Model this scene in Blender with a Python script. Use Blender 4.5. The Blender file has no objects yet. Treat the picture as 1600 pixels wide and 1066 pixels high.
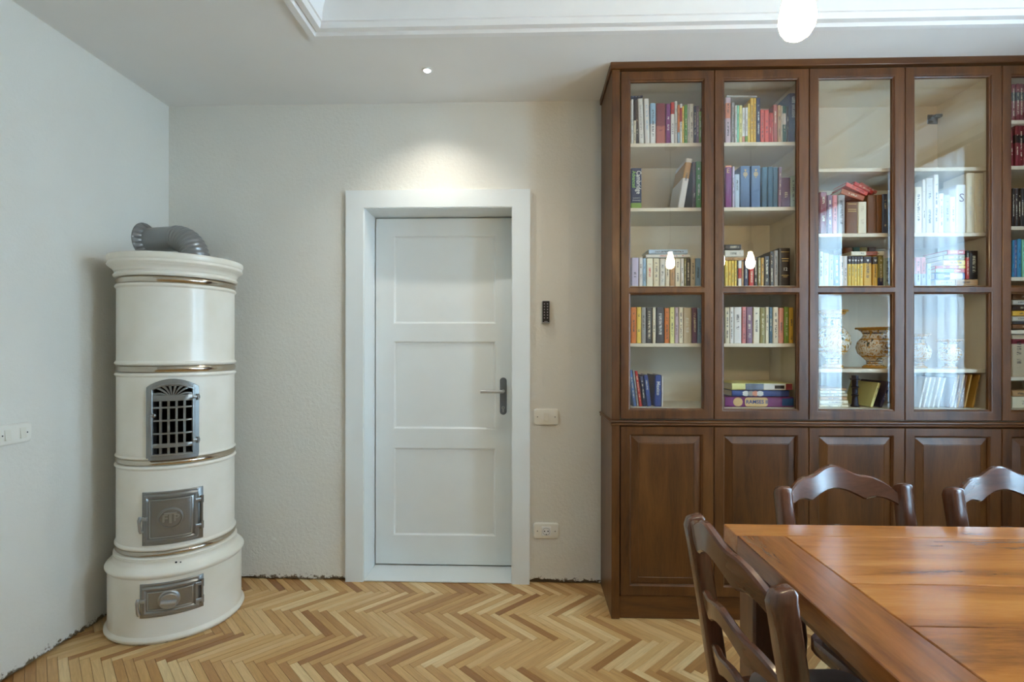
import bpy, bmesh, math, random
from math import sin, cos, pi, tan, atan2, sqrt, radians
from mathutils import Vector, Matrix
EXPOSURE = 0.27
WIN1, WIN2, SPOT, BULB = 125.0, 240.0, 18.0, 104.0
PARQ_DY = -.0236
random.seed(7)
SC = bpy.context.scene
COL = SC.collection

# ------------------------------------------------------------------ camera, world, light, exposure
F, H0, ROLL, ZC = 800.0, 546.0, 0.0012, 1.237
TH = math.atan(25 / F)
cam_d = bpy.data.cameras.new('camera')
cam_d.sensor_fit = 'HORIZONTAL'; cam_d.sensor_width = 36.0
cam_d.lens = 36.0 * F / 1600
cam_d.shift_y = (H0 - 533) / 1600
cam_d.clip_start = 0.02
cam = bpy.data.objects.new('camera', cam_d); COL.objects.link(cam)
_f = Vector((-sin(TH), cos(TH), 0)); _r = Vector((cos(TH), sin(TH), 0)); _u = Vector((0, 0, 1))
_r2 = (_r + ROLL * _u).normalized(); _u2 = (_u - ROLL * _r).normalized()
cam.matrix_world = Matrix(((_r2.x, _u2.x, -_f.x, 0), (_r2.y, _u2.y, -_f.y, 0), (_r2.z, _u2.z, -_f.z, ZC), (0, 0, 0, 1)))
SC.camera = cam
SC.view_settings.view_transform = 'Standard'
SC.view_settings.look = 'None'
SC.view_settings.gamma = 1.0
SC.view_settings.use_curve_mapping = False
SC.view_settings.exposure = EXPOSURE

world = bpy.data.worlds.new('overcast_sky'); SC.world = world
world.use_nodes = True
_bg = world.node_tree.nodes['Background']
_bg.inputs[0].default_value = (0.72, 0.86, 1.0, 1); _bg.inputs[1].default_value = 1.5

def area_light(name, loc, rot, sx, sy, power, col):
    d = bpy.data.lights.new(name, 'AREA'); d.shape = 'RECTANGLE'; d.size = sx; d.size_y = sy
    d.energy = power; d.color = col
    o = bpy.data.objects.new(name, d); COL.objects.link(o)
    o.location = loc; o.rotation_euler = rot
    return o
# daylight entering by the two curtained windows of the right wall (mirrored in the glass doors)
XR, XL, YB, YN, ZS, ZT = 2.62, -1.945, 2.712, -2.3, 2.55, 2.72
DAY = (0.46, 0.73, 1.0)
area_light('daylight_window_one_offscreen', (XR + .32, 1.45, 1.5), (0, radians(90), 0), 1.7, 0.95, WIN1, DAY)
area_light('daylight_window_two_offscreen', (XR + .32, 0.37, 1.5), (0, radians(90), 0), 1.7, 0.80, WIN2, DAY)

# ------------------------------------------------------------------ pixel -> world (direction only, planes give the distance)
def ray(px, py):
    a = (px - 800) / F; b = ((py - H0) - ROLL * (px - 800)) / F
    return (a * cos(TH) - sin(TH), cos(TH) + a * sin(TH), -b)
def atY(px, py, Y):
    d = ray(px, py); t = Y / d[1]; return d[0] * t, ZC + d[2] * t
def xatY(px, Y): return atY(px, 546, Y)[0]
def zatY(px, py, Y): return atY(px, py, Y)[1]

# ------------------------------------------------------------------ mesh helpers
class MB:
    def __init__(s): s.v = []; s.f = []; s.m = []; s.uv = None
    def add(s, vs, fs, m=0):
        o = len(s.v); s.v += [tuple(p) for p in vs]
        for f in fs: s.f.append(tuple(i + o for i in f)); s.m.append(m)
        return s
    def box(s, x0, x1, y0, y1, z0, z1, m=0, b=0.0):
        if b <= 0:
            vs = [(x, y, z) for x in (x0, x1) for y in (y0, y1) for z in (z0, z1)]
            return s.add(vs, [(0,1,3,2), (4,6,7,5), (0,4,5,1), (2,3,7,6), (0,2,6,4), (1,5,7,3)], m)
        lo = (x0, y0, z0); hi = (x1, y1, z1); vs = []; ix = {}
        for sx in (0, 1):
            for sy in (0, 1):
                for sz in (0, 1):
                    sg = (sx, sy, sz)
                    for k in range(3):
                        p = []
                        for a in range(3):
                            c = hi[a] if sg[a] else lo[a]
                            if a != k: c += -b if sg[a] else b
                            p.append(c)
                        ix[(sg, k)] = len(vs); vs.append(p)
        fs = []
        for k in range(3):
            i, j = [a for a in range(3) if a != k]
            for q in (0, 1):
                r = []
                for (u, w) in ((0,0), (1,0), (1,1), (0,1)):
                    sg = [0,0,0]; sg[k] = q; sg[i] = u; sg[j] = w; r.append(ix[(tuple(sg), k)])
                fs.append(r)
            for u in (0, 1):
                for w in (0, 1):
                    s0 = [0,0,0]; s0[i] = u; s0[j] = w; s1 = list(s0); s1[k] = 1
                    fs.append((ix[(tuple(s0), i)], ix[(tuple(s1), i)], ix[(tuple(s1), j)], ix[(tuple(s0), j)]))
        for sx in (0, 1):
            for sy in (0, 1):
                for sz in (0, 1): fs.append([ix[((sx,sy,sz), k)] for k in range(3)])
        return s.add(vs, fs, m)
    def loft(s, rings, m=0, caps=True, closed=False):
        n = len(rings[0]); vs = [p for r in rings for p in r]; fs = []
        R = len(rings)
        for i in range(R if closed else R - 1):
            a = i * n; c = ((i + 1) % R) * n
            for j in range(n):
                k = (j + 1) % n; fs.append((a + j, a + k, c + k, c + j))
        if caps and not closed:
            fs.append(tuple(range(n))[::-1]); fs.append(tuple((R - 1) * n + j for j in range(n)))
        return s.add(vs, fs, m)
    def lathe(s, prof, cx=0, cy=0, seg=48, m=0, a0=0, a1=2 * pi, closed_prof=False):
        n = len(prof); vs = []; fs = []
        full = abs(a1 - a0 - 2 * pi) < 1e-6; cnt = seg if full else seg + 1
        for i in range(cnt):
            a = a0 + (a1 - a0) * i / seg
            for r, z in prof: vs.append((cx + r * cos(a), cy + r * sin(a), z))
        for i in range(seg):
            p = i * n; q = ((i + 1) % cnt) * n
            for j in range(n if closed_prof else n - 1):
                k = (j + 1) % n; fs.append((p + j, q + j, q + k, p + k))
        return s.add(vs, fs, m)
    def tube(s, pts, rad, seg=12, m=0, caps=True):
        pts = [Vector(p) for p in pts]; rings = []
        rads = rad if isinstance(rad, (list, tuple)) else [rad] * len(pts)
        t = (pts[1] - pts[0]).normalized()
        n = t.orthogonal().normalized()
        for i, p in enumerate(pts):
            if i == 0: t = pts[1] - pts[0]
            elif i == len(pts) - 1: t = pts[-1] - pts[-2]
            else: t = (pts[i+1] - p).normalized() + (p - pts[i-1]).normalized()
            t.normalize(); n = (n - n.dot(t) * t).normalized(); b = t.cross(n)
            rings.append([p + rads[i] * (cos(2*pi*k/seg) * n + sin(2*pi*k/seg) * b) for k in range(seg)])
        return s.loft(rings, m, caps)
    def prism(s, poly, fn, d0, d1, m=0):
        n = len(poly); vs = [fn(p[0], p[1], d0) for p in poly] + [fn(p[0], p[1], d1) for p in poly]
        fs = [tuple(range(n)), tuple(range(2*n-1, n-1, -1))] + [(i, (i+1) % n, n + (i+1) % n, n + i) for i in range(n)]
        return s.add(vs, fs, m)
    def mesh(s, name, mats, off=(0,0,0), smooth=True, ang=38):
        me = bpy.data.meshes.new(name)
        me.from_pydata([(p[0]-off[0], p[1]-off[1], p[2]-off[2]) for p in s.v], [], s.f)
        for mt in (mats if isinstance(mats, (list, tuple)) else [mats]): me.materials.append(mt)
        me.polygons.foreach_set('material_index', s.m)
        bm = bmesh.new(); bm.from_mesh(me); bmesh.ops.recalc_face_normals(bm, faces=bm.faces)
        bm.to_mesh(me); bm.free()
        if smooth:
            me.polygons.foreach_set('use_smooth', [True] * len(me.polygons))
            me.set_sharp_from_angle(angle=radians(ang))
        me.update(); return me

def tag(o, label=None, cat=None, group=None, kind=None):
    if label: o['label'] = label
    if cat: o['category'] = cat
    if group: o['group'] = group
    if kind: o['kind'] = kind
    return o
def link(name, data, parent=None, loc=(0,0,0), rot=(0,0,0)):
    o = bpy.data.objects.new(name, data); COL.objects.link(o)
    o.location = loc; o.rotation_euler = rot
    if parent: o.parent = parent
    return o
def thing(name, loc, label, cat, group=None, rz=0, kind=None):
    o = bpy.data.objects.new(name, None); COL.objects.link(o); o.empty_display_size = .05
    o.location = loc; o.rotation_euler = (0, 0, rz)
    return tag(o, label, cat, group, kind)
def part(name, mb, mat, root, world=True, ang=38, parent=None, smooth=True):
    """mesh part; world=True means mb is in world coordinates of an unrotated root"""
    off = tuple(root.location) if (world and root) else (0, 0, 0)
    return link(name, mb.mesh(name, mat, off, smooth, ang), parent or root)
def solo(name, mb, mat, label=None, cat=None, group=None, kind=None, loc=(0,0,0), ang=38):
    o = link(name, mb.mesh(name, mat, loc, True, ang), None, loc)
    return tag(o, label, cat, group, kind)
def copy_tree(o, parent=None):
    c = o.copy(); COL.objects.link(c); c.parent = parent
    for ch in o.children: copy_tree(ch, c)
    return c
def text_poly(txt, size, fn, bold=0.0, ext=0.0):
    """lettering: returns an MB with the text's faces mapped by fn(x, z, w)"""
    cu = bpy.data.curves.new('lettering', 'FONT'); cu.body = txt; cu.size = size
    cu.align_x = 'CENTER'; cu.align_y = 'CENTER'; cu.offset = bold; cu.extrude = ext; cu.resolution_u = 2
    ob = bpy.data.objects.new('lettering', cu)
    me = bpy.data.meshes.new_from_object(ob)
    mb = MB(); mb.add([fn(v.co.x, v.co.y, v.co.z) for v in me.vertices], [tuple(p.vertices) for p in me.polygons])
    bpy.data.objects.remove(ob); bpy.data.curves.remove(cu); bpy.data.meshes.remove(me)
    return mb
def rr(w, d, r, n=3):
    pts = []
    for cx, cy, a in ((w/2-r, d/2-r, 0), (-w/2+r, d/2-r, pi/2), (-w/2+r, -d/2+r, pi), (w/2-r, -d/2+r, 1.5*pi)):
        for i in range(n + 1): pts.append((cx + r*cos(a + i*pi/2/n), cy + r*sin(a + i*pi/2/n)))
    return pts
def frame_holes(mb, x0, x1, z0, z1, holes, yf, yb, bw=0.0, bd=0.0, m=0):
    """a flat board facing -Y with rectangular through holes whose front edges are moulded (bw wide, bd deep)"""
    def grid(y, hs):
        xs = sorted({x0, x1} | {h[0] for h in hs} | {h[1] for h in hs}); zs = sorted({z0, z1} | {h[2] for h in hs} | {h[3] for h in hs})
        for i in range(len(xs)-1):
            for j in range(len(zs)-1):
                cx = (xs[i]+xs[i+1])/2; cz = (zs[j]+zs[j+1])/2
                if any(h[0] < cx < h[1] and h[2] < cz < h[3] for h in hs): continue
                mb.add([(xs[i],y,zs[j]), (xs[i+1],y,zs[j]), (xs[i+1],y,zs[j+1]), (xs[i],y,zs[j+1])], [(0,1,2,3)], m)
    e = .0025
    grid(yb, [(h[0]+bw, h[1]-bw, h[2]+bw, h[3]-bw) for h in holes])
    sv = (x0, x1, z0, z1)
    vs = [(x0,yf+e,z0),(x1,yf+e,z0),(x1,yf+e,z1),(x0,yf+e,z1),(x0,yb,z0),(x1,yb,z0),(x1,yb,z1),(x0,yb,z1),
          (x0+e,yf,z0+e),(x1-e,yf,z0+e),(x1-e,yf,z1-e),(x0+e,yf,z1-e)]
    mb.add(vs, [(i,(i+1)%4,4+(i+1)%4,4+i) for i in range(4)] + [(i,(i+1)%4,8+(i+1)%4,8+i) for i in range(4)], m)
    x0, x1, z0, z1 = x0+e, x1-e, z0+e, z1-e
    grid(yf, holes)
    for h in holes:
        rect = lambda i, y: [(h[0]+i,y,h[2]+i), (h[1]-i,y,h[2]+i), (h[1]-i,y,h[3]-i), (h[0]+i,y,h[3]-i)]
        steps = [rect(0, yf)] + ([rect(bw*.25, yf+bd*.1), rect(bw*.5, yf+bd*.45), rect(bw*.6, yf+bd*.75), rect(bw, yf+bd)] if bw else []) + [rect(bw, yb)]
        for a, b in zip(steps, steps[1:]): mb.add(a + b, [(i,(i+1)%4,4+(i+1)%4,4+i) for i in range(4)], m)
    return mb

# ------------------------------------------------------------------ materials
def srgb(r, g, b, a=1.0):
    f = lambda c: c/12.92 if c <= .04045 else ((c+.055)/1.055)**2.4
    return (f(r/255), f(g/255), f(b/255), a)
def new_mat(name):
    m = bpy.data.materials.new(name); m.use_nodes = True
    nt = m.node_tree; return m, nt, nt.nodes['Principled BSDF']
def N(nt, t, **kw):
    n = nt.nodes.new(t)
    for k, v in kw.items():
        if k in n.inputs: n.inputs[k].default_value = v
        else: setattr(n, k, v)
    return n
def ramp(nt, stops):
    n = nt.nodes.new('ShaderNodeValToRGB'); e = n.color_ramp.elements
    e[0].position, e[0].color = stops[0]; e[1].position, e[1].color = stops[-1]
    for p, c in stops[1:-1]:
        x = e.new(p); x.color = c
    return n
def plain(name, c, rough=.5, metal=0.0, bump=0.0, bscale=200, var=0.04, coat=0.0):
    m, nt, b = new_mat(name); L = nt.links
    tc = N(nt, 'ShaderNodeTexCoord'); no = N(nt, 'ShaderNodeTexNoise', Scale=bscale, Detail=4.0)
    L.new(tc.outputs['Object'], no.inputs['Vector'])
    big = N(nt, 'ShaderNodeTexNoise', Scale=bscale/20, Detail=3.0); L.new(tc.outputs['Object'], big.inputs['Vector'])
    c0 = tuple(x*(1-var*2) for x in c[:3]) + (1,); c1 = tuple(min(1, x*(1+var)) for x in c[:3]) + (1,)
    r = ramp(nt, [(.3, c0), (.7, c1)]); L.new(big.outputs['Fac'], r.inputs['Fac']); L.new(r.outputs['Color'], b.inputs['Base Color'])
    b.inputs['Roughness'].default_value = rough; b.inputs['Metallic'].default_value = metal
    b.inputs['Coat Weight'].default_value = coat
    if bump:
        bp = N(nt, 'ShaderNodeBump', Strength=bump, Distance=.002); L.new(no.outputs['Fac'], bp.inputs['Height']); L.new(bp.outputs['Normal'], b.inputs['Normal'])
    return m
def wood(name, dark, mid, light, axis='Z', rough=.35, coat=0.0, scale=9.0, knots=0.0, uv=False, rnd=0.0):
    m, nt, b = new_mat(name); L = nt.links
    tc = N(nt, 'ShaderNodeTexCoord'); oi = N(nt, 'ShaderNodeObjectInfo')
    mp = N(nt, 'ShaderNodeMapping')
    sc = {'X': (.12, 1, 1), 'Y': (1, .12, 1), 'Z': (1, 1, .12)}[axis]
    mp.inputs['Scale'].default_value = tuple(x*scale for x in sc)
    L.new(tc.outputs['UV' if uv else 'Object'], mp.inputs['Vector'])
    mul = N(nt, 'ShaderNodeVectorMath', operation='SCALE'); mul.inputs['Scale'].default_value = 37.0
    cb = N(nt, 'ShaderNodeCombineXYZ')
    for i in range(3): L.new(oi.outputs['Random'], cb.inputs[i])
    L.new(cb.outputs[0], mul.inputs[0])
    ad = N(nt, 'ShaderNodeVectorMath', operation='ADD'); L.new(mp.outputs[0], ad.inputs[0]); L.new(mul.outputs[0], ad.inputs[1])
    n1 = N(nt, 'ShaderNodeTexNoise', Scale=1.2, Detail=6.0, Roughness=.6, Distortion=1.2); L.new(ad.outputs[0], n1.inputs['Vector'])
    n2 = N(nt, 'ShaderNodeTexNoise', Scale=14.0, Detail=5.0, Roughness=.7, Distortion=.3); L.new(ad.outputs[0], n2.inputs['Vector'])
    mx = N(nt, 'ShaderNodeMath', operation='MULTIPLY_ADD'); L.new(n2.outputs['Fac'], mx.inputs[0]); mx.inputs[1].default_value = .35; L.new(n1.outputs['Fac'], mx.inputs[2])
    r = ramp(nt, [(.42, dark), (.66, mid), (.92, light)]); L.new(mx.outputs[0], r.inputs['Fac'])
    out = r.outputs['Color']
    if knots:
        vo = N(nt, 'ShaderNodeTexVoronoi', Scale=.42); L.new(ad.outputs[0], vo.inputs['Vector'])
        kr = ramp(nt, [(.02, (1,1,1,1)), (.11, (0,0,0,1))]); L.new(vo.outputs['Distance'], kr.inputs['Fac'])
        km = N(nt, 'ShaderNodeMath', operation='MULTIPLY'); L.new(kr.outputs['Color'], km.inputs[0]); km.inputs[1].default_value = knots
        mc = N(nt, 'ShaderNodeMixRGB'); L.new(km.outputs[0], mc.inputs[0]); L.new(out, mc.inputs[1]); mc.inputs[2].default_value = tuple(x*.2 for x in dark[:3]) + (1,)
        out = mc.outputs[0]
    if rnd:
        hs = N(nt, 'ShaderNodeHueSaturation'); L.new(out, hs.inputs['Color'])
        mr = N(nt, 'ShaderNodeMapRange'); mr.inputs['To Min'].default_value = 1-rnd; mr.inputs['To Max'].default_value = 1+rnd
        L.new(oi.outputs['Random'], mr.inputs['Value']); L.new(mr.outputs[0], hs.inputs['Value']); out = hs.outputs['Color']
    L.new(out, b.inputs['Base Color'])
    b.inputs['Roughness'].default_value = rough; b.inputs['Coat Weight'].default_value = coat; b.inputs['Coat Roughness'].default_value = .12
    bp = N(nt, 'ShaderNodeBump', Strength=.12, Distance=.001); L.new(n2.outputs['Fac'], bp.inputs['Height']); L.new(bp.outputs['Normal'], b.inputs['Normal'])
    return m
def emit(name, c, strength):
    m, nt, b = new_mat(name)
    b.inputs['Base Color'].default_value = (.9,.9,.9,1); b.inputs['Emission Color'].default_value = c; b.inputs['Emission Strength'].default_value = strength
    return m

def plaster_mat(name, c, dirt=True, bump=.9):
    m, nt, b = new_mat(name); L = nt.links
    geo = N(nt, 'ShaderNodeNewGeometry')
    n1 = N(nt, 'ShaderNodeTexNoise', Scale=55.0, Detail=6.0, Roughness=.65); L.new(geo.outputs['Position'], n1.inputs['Vector'])
    n2 = N(nt, 'ShaderNodeTexNoise', Scale=2.2, Detail=4.0); L.new(geo.outputs['Position'], n2.inputs['Vector'])
    r = ramp(nt, [(.3, tuple(x*.955 for x in c[:3]) + (1,)), (.7, c)]); L.new(n2.outputs['Fac'], r.inputs['Fac'])
    out = r.outputs['Color']
    if dirt:
        sp = N(nt, 'ShaderNodeSeparateXYZ'); L.new(geo.outputs['Position'], sp.inputs[0])
        n3 = N(nt, 'ShaderNodeTexNoise', Scale=38.0, Detail=8.0, Roughness=.75); L.new(geo.outputs['Position'], n3.inputs['Vector'])
        ma = N(nt, 'ShaderNodeMath', operation='MULTIPLY_ADD'); L.new(n3.outputs['Fac'], ma.inputs[0]); ma.inputs[1].default_value = -.15; L.new(sp.outputs['Z'], ma.inputs[2])
        rr_ = ramp(nt, [(.0, (1,1,1,1)), (.012, (0,0,0,1))]); 
        ad = N(nt, 'ShaderNodeMath', operation='ADD'); L.new(ma.outputs[0], ad.inputs[0]); ad.inputs[1].default_value = .065
        L.new(ad.outputs[0], rr_.inputs['Fac'])
        mx = N(nt, 'ShaderNodeMixRGB'); L.new(rr_.outputs['Color'], mx.inputs[0]); L.new(out, mx.inputs[1]); mx.inputs[2].default_value = srgb(112, 96, 72)
        out = mx.outputs[0]
    L.new(out, b.inputs['Base Color']); b.inputs['Roughness'].default_value = .9
    bp = N(nt, 'ShaderNodeBump', Strength=bump, Distance=.003); L.new(n1.outputs['Fac'], bp.inputs['Height']); L.new(bp.outputs['Normal'], b.inputs['Normal'])
    return m

M = {}
M['wall'] = plaster_mat('wall_plaster', srgb(231, 228, 218))
M['ceil'] = plaster_mat('ceiling_paint', srgb(238, 237, 233), dirt=False, bump=.1)
M['cornice'] = plain('cornice_white', srgb(240, 240, 238), .6, var=.01)
M['mortar'] = plain('old_mortar', srgb(122, 108, 86), .95, bump=.9, bscale=120, var=.2)
M['doorpaint'] = plain('door_white_paint', srgb(236, 240, 238), .32, var=.006)
M['steel'] = plain('brushed_steel', srgb(128, 132, 138), .38, 1.0, var=.03)
M['dark'] = plain('black_screw_and_hole_shade', srgb(14, 13, 12), .8)  # screws, chips and contacts; also painted shade of keyhole and pin holes
M['ivory'] = plain('ivory_plastic', srgb(236, 233, 222), .35, var=.01)
M['ivory2'] = plain('ivory_rocker', srgb(232, 228, 214), .3, var=.01)
M['whiteplastic'] = plain('white_plastic', srgb(238, 238, 236), .35, var=.01)
M['subfloor'] = plain('subfloor', srgb(92, 62, 34), .9)
M['black'] = plain('black_gloss_plastic', srgb(12, 11, 13), .6)
M['key'] = plain('key_grey', srgb(170, 160, 172), .5)
M['silver'] = plain('silver_plastic', srgb(170, 172, 172), .4, .3)
M['bookwood'] = wood('bookcase_walnut', srgb(54, 30, 7), srgb(91, 53, 17), srgb(114, 71, 29), 'Z', .4, .12, 9)
M['bookwoodx'] = wood('bookcase_walnut_rail', srgb(54, 30, 7), srgb(91, 53, 17), srgb(114, 71, 29), 'X', .4, .12, 9)
M['shelf'] = plain('cream_shelf_board', srgb(230, 218, 194), .45, var=.015)
M['chair'] = wood('chair_walnut', srgb(60, 34, 20), srgb(88, 52, 34), srgb(112, 70, 48), 'Z', .24, .5, 10)
M['chairx'] = wood('chair_walnut_slat', srgb(60, 34, 20), srgb(88, 52, 34), srgb(112, 70, 48), 'X', .24, .5, 10)
M['table_a'] = wood('table_teak', srgb(104, 60, 22), srgb(176, 109, 47), srgb(202, 136, 68), 'X', .22, .4, 7, knots=.75, rnd=.06)
M['table_b'] = wood('table_teak_dark', srgb(84, 48, 22), srgb(136, 82, 40), srgb(166, 104, 54), 'Y', .22, .4, 7, rnd=.03)
M['table_leg'] = wood('table_leg_wood', srgb(66, 38, 20), srgb(96, 58, 32), srgb(120, 78, 46), 'Z', .35, .2, 8)
M['velvet'] = plain('mottled_grey_velvet', srgb(146, 138, 136), .8, bump=.4, bscale=60, var=.35)
M['enamel'] = None
M['castiron'] = plain('silver_painted_iron', srgb(148, 148, 145), .33, .8, bump=.25, bscale=90, var=.10)
M['highlight_iron'] = plain('highlight_toned_iron', srgb(174, 175, 174), .3, .8, bump=.1, bscale=90, var=.06)  # brighter copy of the door iron; highlights of raised parts put into the colour
M['pipe'] = plain('grey_flue_paint', srgb(148, 149, 149), .3, .5, var=.03)
M['chrome'] = plain('aged_chrome_band', srgb(206, 196, 180), .16, 1.0, bump=.12, bscale=50, var=.16)
M['sheer'] = None
M['drape'] = plain('brown_drape', srgb(124, 84, 52), .85, var=.08)
M['canopy'] = plain('bronze_socket', srgb(70, 56, 40), .4, .7)
M['cord'] = plain('black_cord', srgb(20, 18, 17), .7)

def enamel():
    m, nt, b = new_mat('cream_enamel'); L = nt.links
    tc = N(nt, 'ShaderNodeTexCoord'); sp = N(nt, 'ShaderNodeSeparateXYZ'); L.new(tc.outputs['Object'], sp.inputs[0])
    n = N(nt, 'ShaderNodeTexNoise', Scale=60.0, Detail=5.0, Roughness=.6); L.new(tc.outputs['Object'], n.inputs['Vector'])
    st = N(nt, 'ShaderNodeTexNoise', Scale=5.0, Detail=3.0); L.new(tc.outputs['Object'], st.inputs['Vector'])
    r = ramp(nt, [(.3, srgb(234, 228, 211)), (.62, srgb(243, 238, 225))]); L.new(st.outputs['Fac'], r.inputs['Fac'])
    # flaked paint only along the bottom bead
    lo = N(nt, 'ShaderNodeMapRange'); lo.inputs['From Min'].default_value = .0; lo.inputs['From Max'].default_value = .024; lo.inputs['To Min'].default_value = .16; lo.inputs['To Max'].default_value = -.2
    L.new(sp.outputs['Z'], lo.inputs['Value'])
    ad = N(nt, 'ShaderNodeMath', operation='ADD'); L.new(n.outputs['Fac'], ad.inputs[0]); L.new(lo.outputs[0], ad.inputs[1])
    th = ramp(nt, [(.70, (0,0,0,1)), (.72, (1,1,1,1))]); L.new(ad.outputs[0], th.inputs['Fac'])
    mx = N(nt, 'ShaderNodeMixRGB'); L.new(th.outputs['Color'], mx.inputs[0]); L.new(r.outputs['Color'], mx.inputs[1]); mx.inputs[2].default_value = srgb(70, 58, 46)
    L.new(mx.outputs[0], b.inputs['Base Color']); b.inputs['Roughness'].default_value = .3; b.inputs['Coat Weight'].default_value = .15
    return m
M['enamel'] = enamel()
def glass():
    m, nt, b = new_mat('clear_cabinet_glass'); L = nt.links; nt.nodes.remove(b)
    out = nt.nodes['Material Output']
    geo = N(nt, 'ShaderNodeNewGeometry')
    ior = N(nt, 'ShaderNodeMapRange'); ior.inputs['To Min'].default_value = 1.56; ior.inputs['To Max'].default_value = 1/1.56
    L.new(geo.outputs['Backfacing'], ior.inputs['Value'])
    fr = N(nt, 'ShaderNodeFresnel'); L.new(ior.outputs[0], fr.inputs['IOR'])
    tr = N(nt, 'ShaderNodeBsdfTransparent'); tr.inputs[0].default_value = (.965, .97, .965, 1)
    gl = N(nt, 'ShaderNodeBsdfGlossy'); gl.inputs['Roughness'].default_value = .0
    mx = N(nt, 'ShaderNodeMixShader'); L.new(fr.outputs[0], mx.inputs[0]); L.new(tr.outputs[0], mx.inputs[1]); L.new(gl.outputs[0], mx.inputs[2])
    L.new(mx.outputs[0], out.inputs['Surface']); return m
M['glass'] = glass()
def sheer():
    m, nt, b = new_mat('sheer_white_curtain'); L = nt.links; nt.nodes.remove(b)
    out = nt.nodes['Material Output']
    tr = N(nt, 'ShaderNodeBsdfTransparent'); tl = N(nt, 'ShaderNodeBsdfTranslucent'); df = N(nt, 'ShaderNodeBsdfDiffuse')
    tl.inputs[0].default_value = (.95, .96, .98, 1); df.inputs[0].default_value = (.9, .91, .93, 1)
    a = N(nt, 'ShaderNodeMixShader'); a.inputs[0].default_value = .2; L.new(tl.outputs[0], a.inputs[1]); L.new(df.outputs[0], a.inputs[2])
    c = N(nt, 'ShaderNodeMixShader'); c.inputs[0].default_value = .72; L.new(tr.outputs[0], c.inputs[1]); L.new(a.outputs[0], c.inputs[2])
    L.new(c.outputs[0], out.inputs['Surface']); return m
M['sheer'] = sheer()
def parquet():
    m, nt, b = new_mat('oak_parquet'); L = nt.links
    oi = N(nt, 'ShaderNodeObjectInfo'); geo = N(nt, 'ShaderNodeNewGeometry')
    ad = N(nt, 'ShaderNodeMath', operation='ADD'); L.new(oi.outputs['Random'], ad.inputs[0]); L.new(geo.outputs['Random Per Island'], ad.inputs[1])
    fr = N(nt, 'ShaderNodeMath', operation='FRACT'); L.new(ad.outputs[0], fr.inputs[0])
    r = ramp(nt, [(0, srgb(158, 108, 60)), (.07, srgb(172, 124, 72)), (.2, srgb(194, 148, 92)), (.55, srgb(214, 172, 114)), (.8, srgb(224, 188, 134)), (1, srgb(234, 206, 156))])
    L.new(fr.outputs[0], r.inputs['Fac'])
    uv = N(nt, 'ShaderNodeTexCoord'); mp = N(nt, 'ShaderNodeMapping'); mp.inputs['Scale'].default_value = (5, 70, 1); L.new(uv.outputs['UV'], mp.inputs['Vector'])
    cb = N(nt, 'ShaderNodeCombineXYZ'); sc = N(nt, 'ShaderNodeMath', operation='MULTIPLY'); L.new(fr.outputs[0], sc.inputs[0]); sc.inputs[1].default_value = 91.0
    for i in range(3): L.new(sc.outputs[0], cb.inputs[i])
    av = N(nt, 'ShaderNodeVectorMath', operation='ADD'); L.new(mp.outputs[0], av.inputs[0]); L.new(cb.outputs[0], av.inputs[1])
    n = N(nt, 'ShaderNodeTexNoise', Scale=1.6, Detail=6.0, Roughness=.62, Distortion=.8); L.new(av.outputs[0], n.inputs['Vector'])
    r2 = ramp(nt, [(.3, (.74, .68, .60, 1)), (.62, (1.04, 1.03, 1.0, 1))]); L.new(n.outputs['Fac'], r2.inputs['Fac'])
    mx = N(nt, 'ShaderNodeMixRGB', blend_type='MULTIPLY'); mx.inputs[0].default_value = .75; L.new(r.outputs['Color'], mx.inputs[1]); L.new(r2.outputs['Color'], mx.inputs[2])
    L.new(mx.outputs[0], b.inputs['Base Color']); b.inputs['Roughness'].default_value = .36
    return m
M['parquet'] = parquet()
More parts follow.
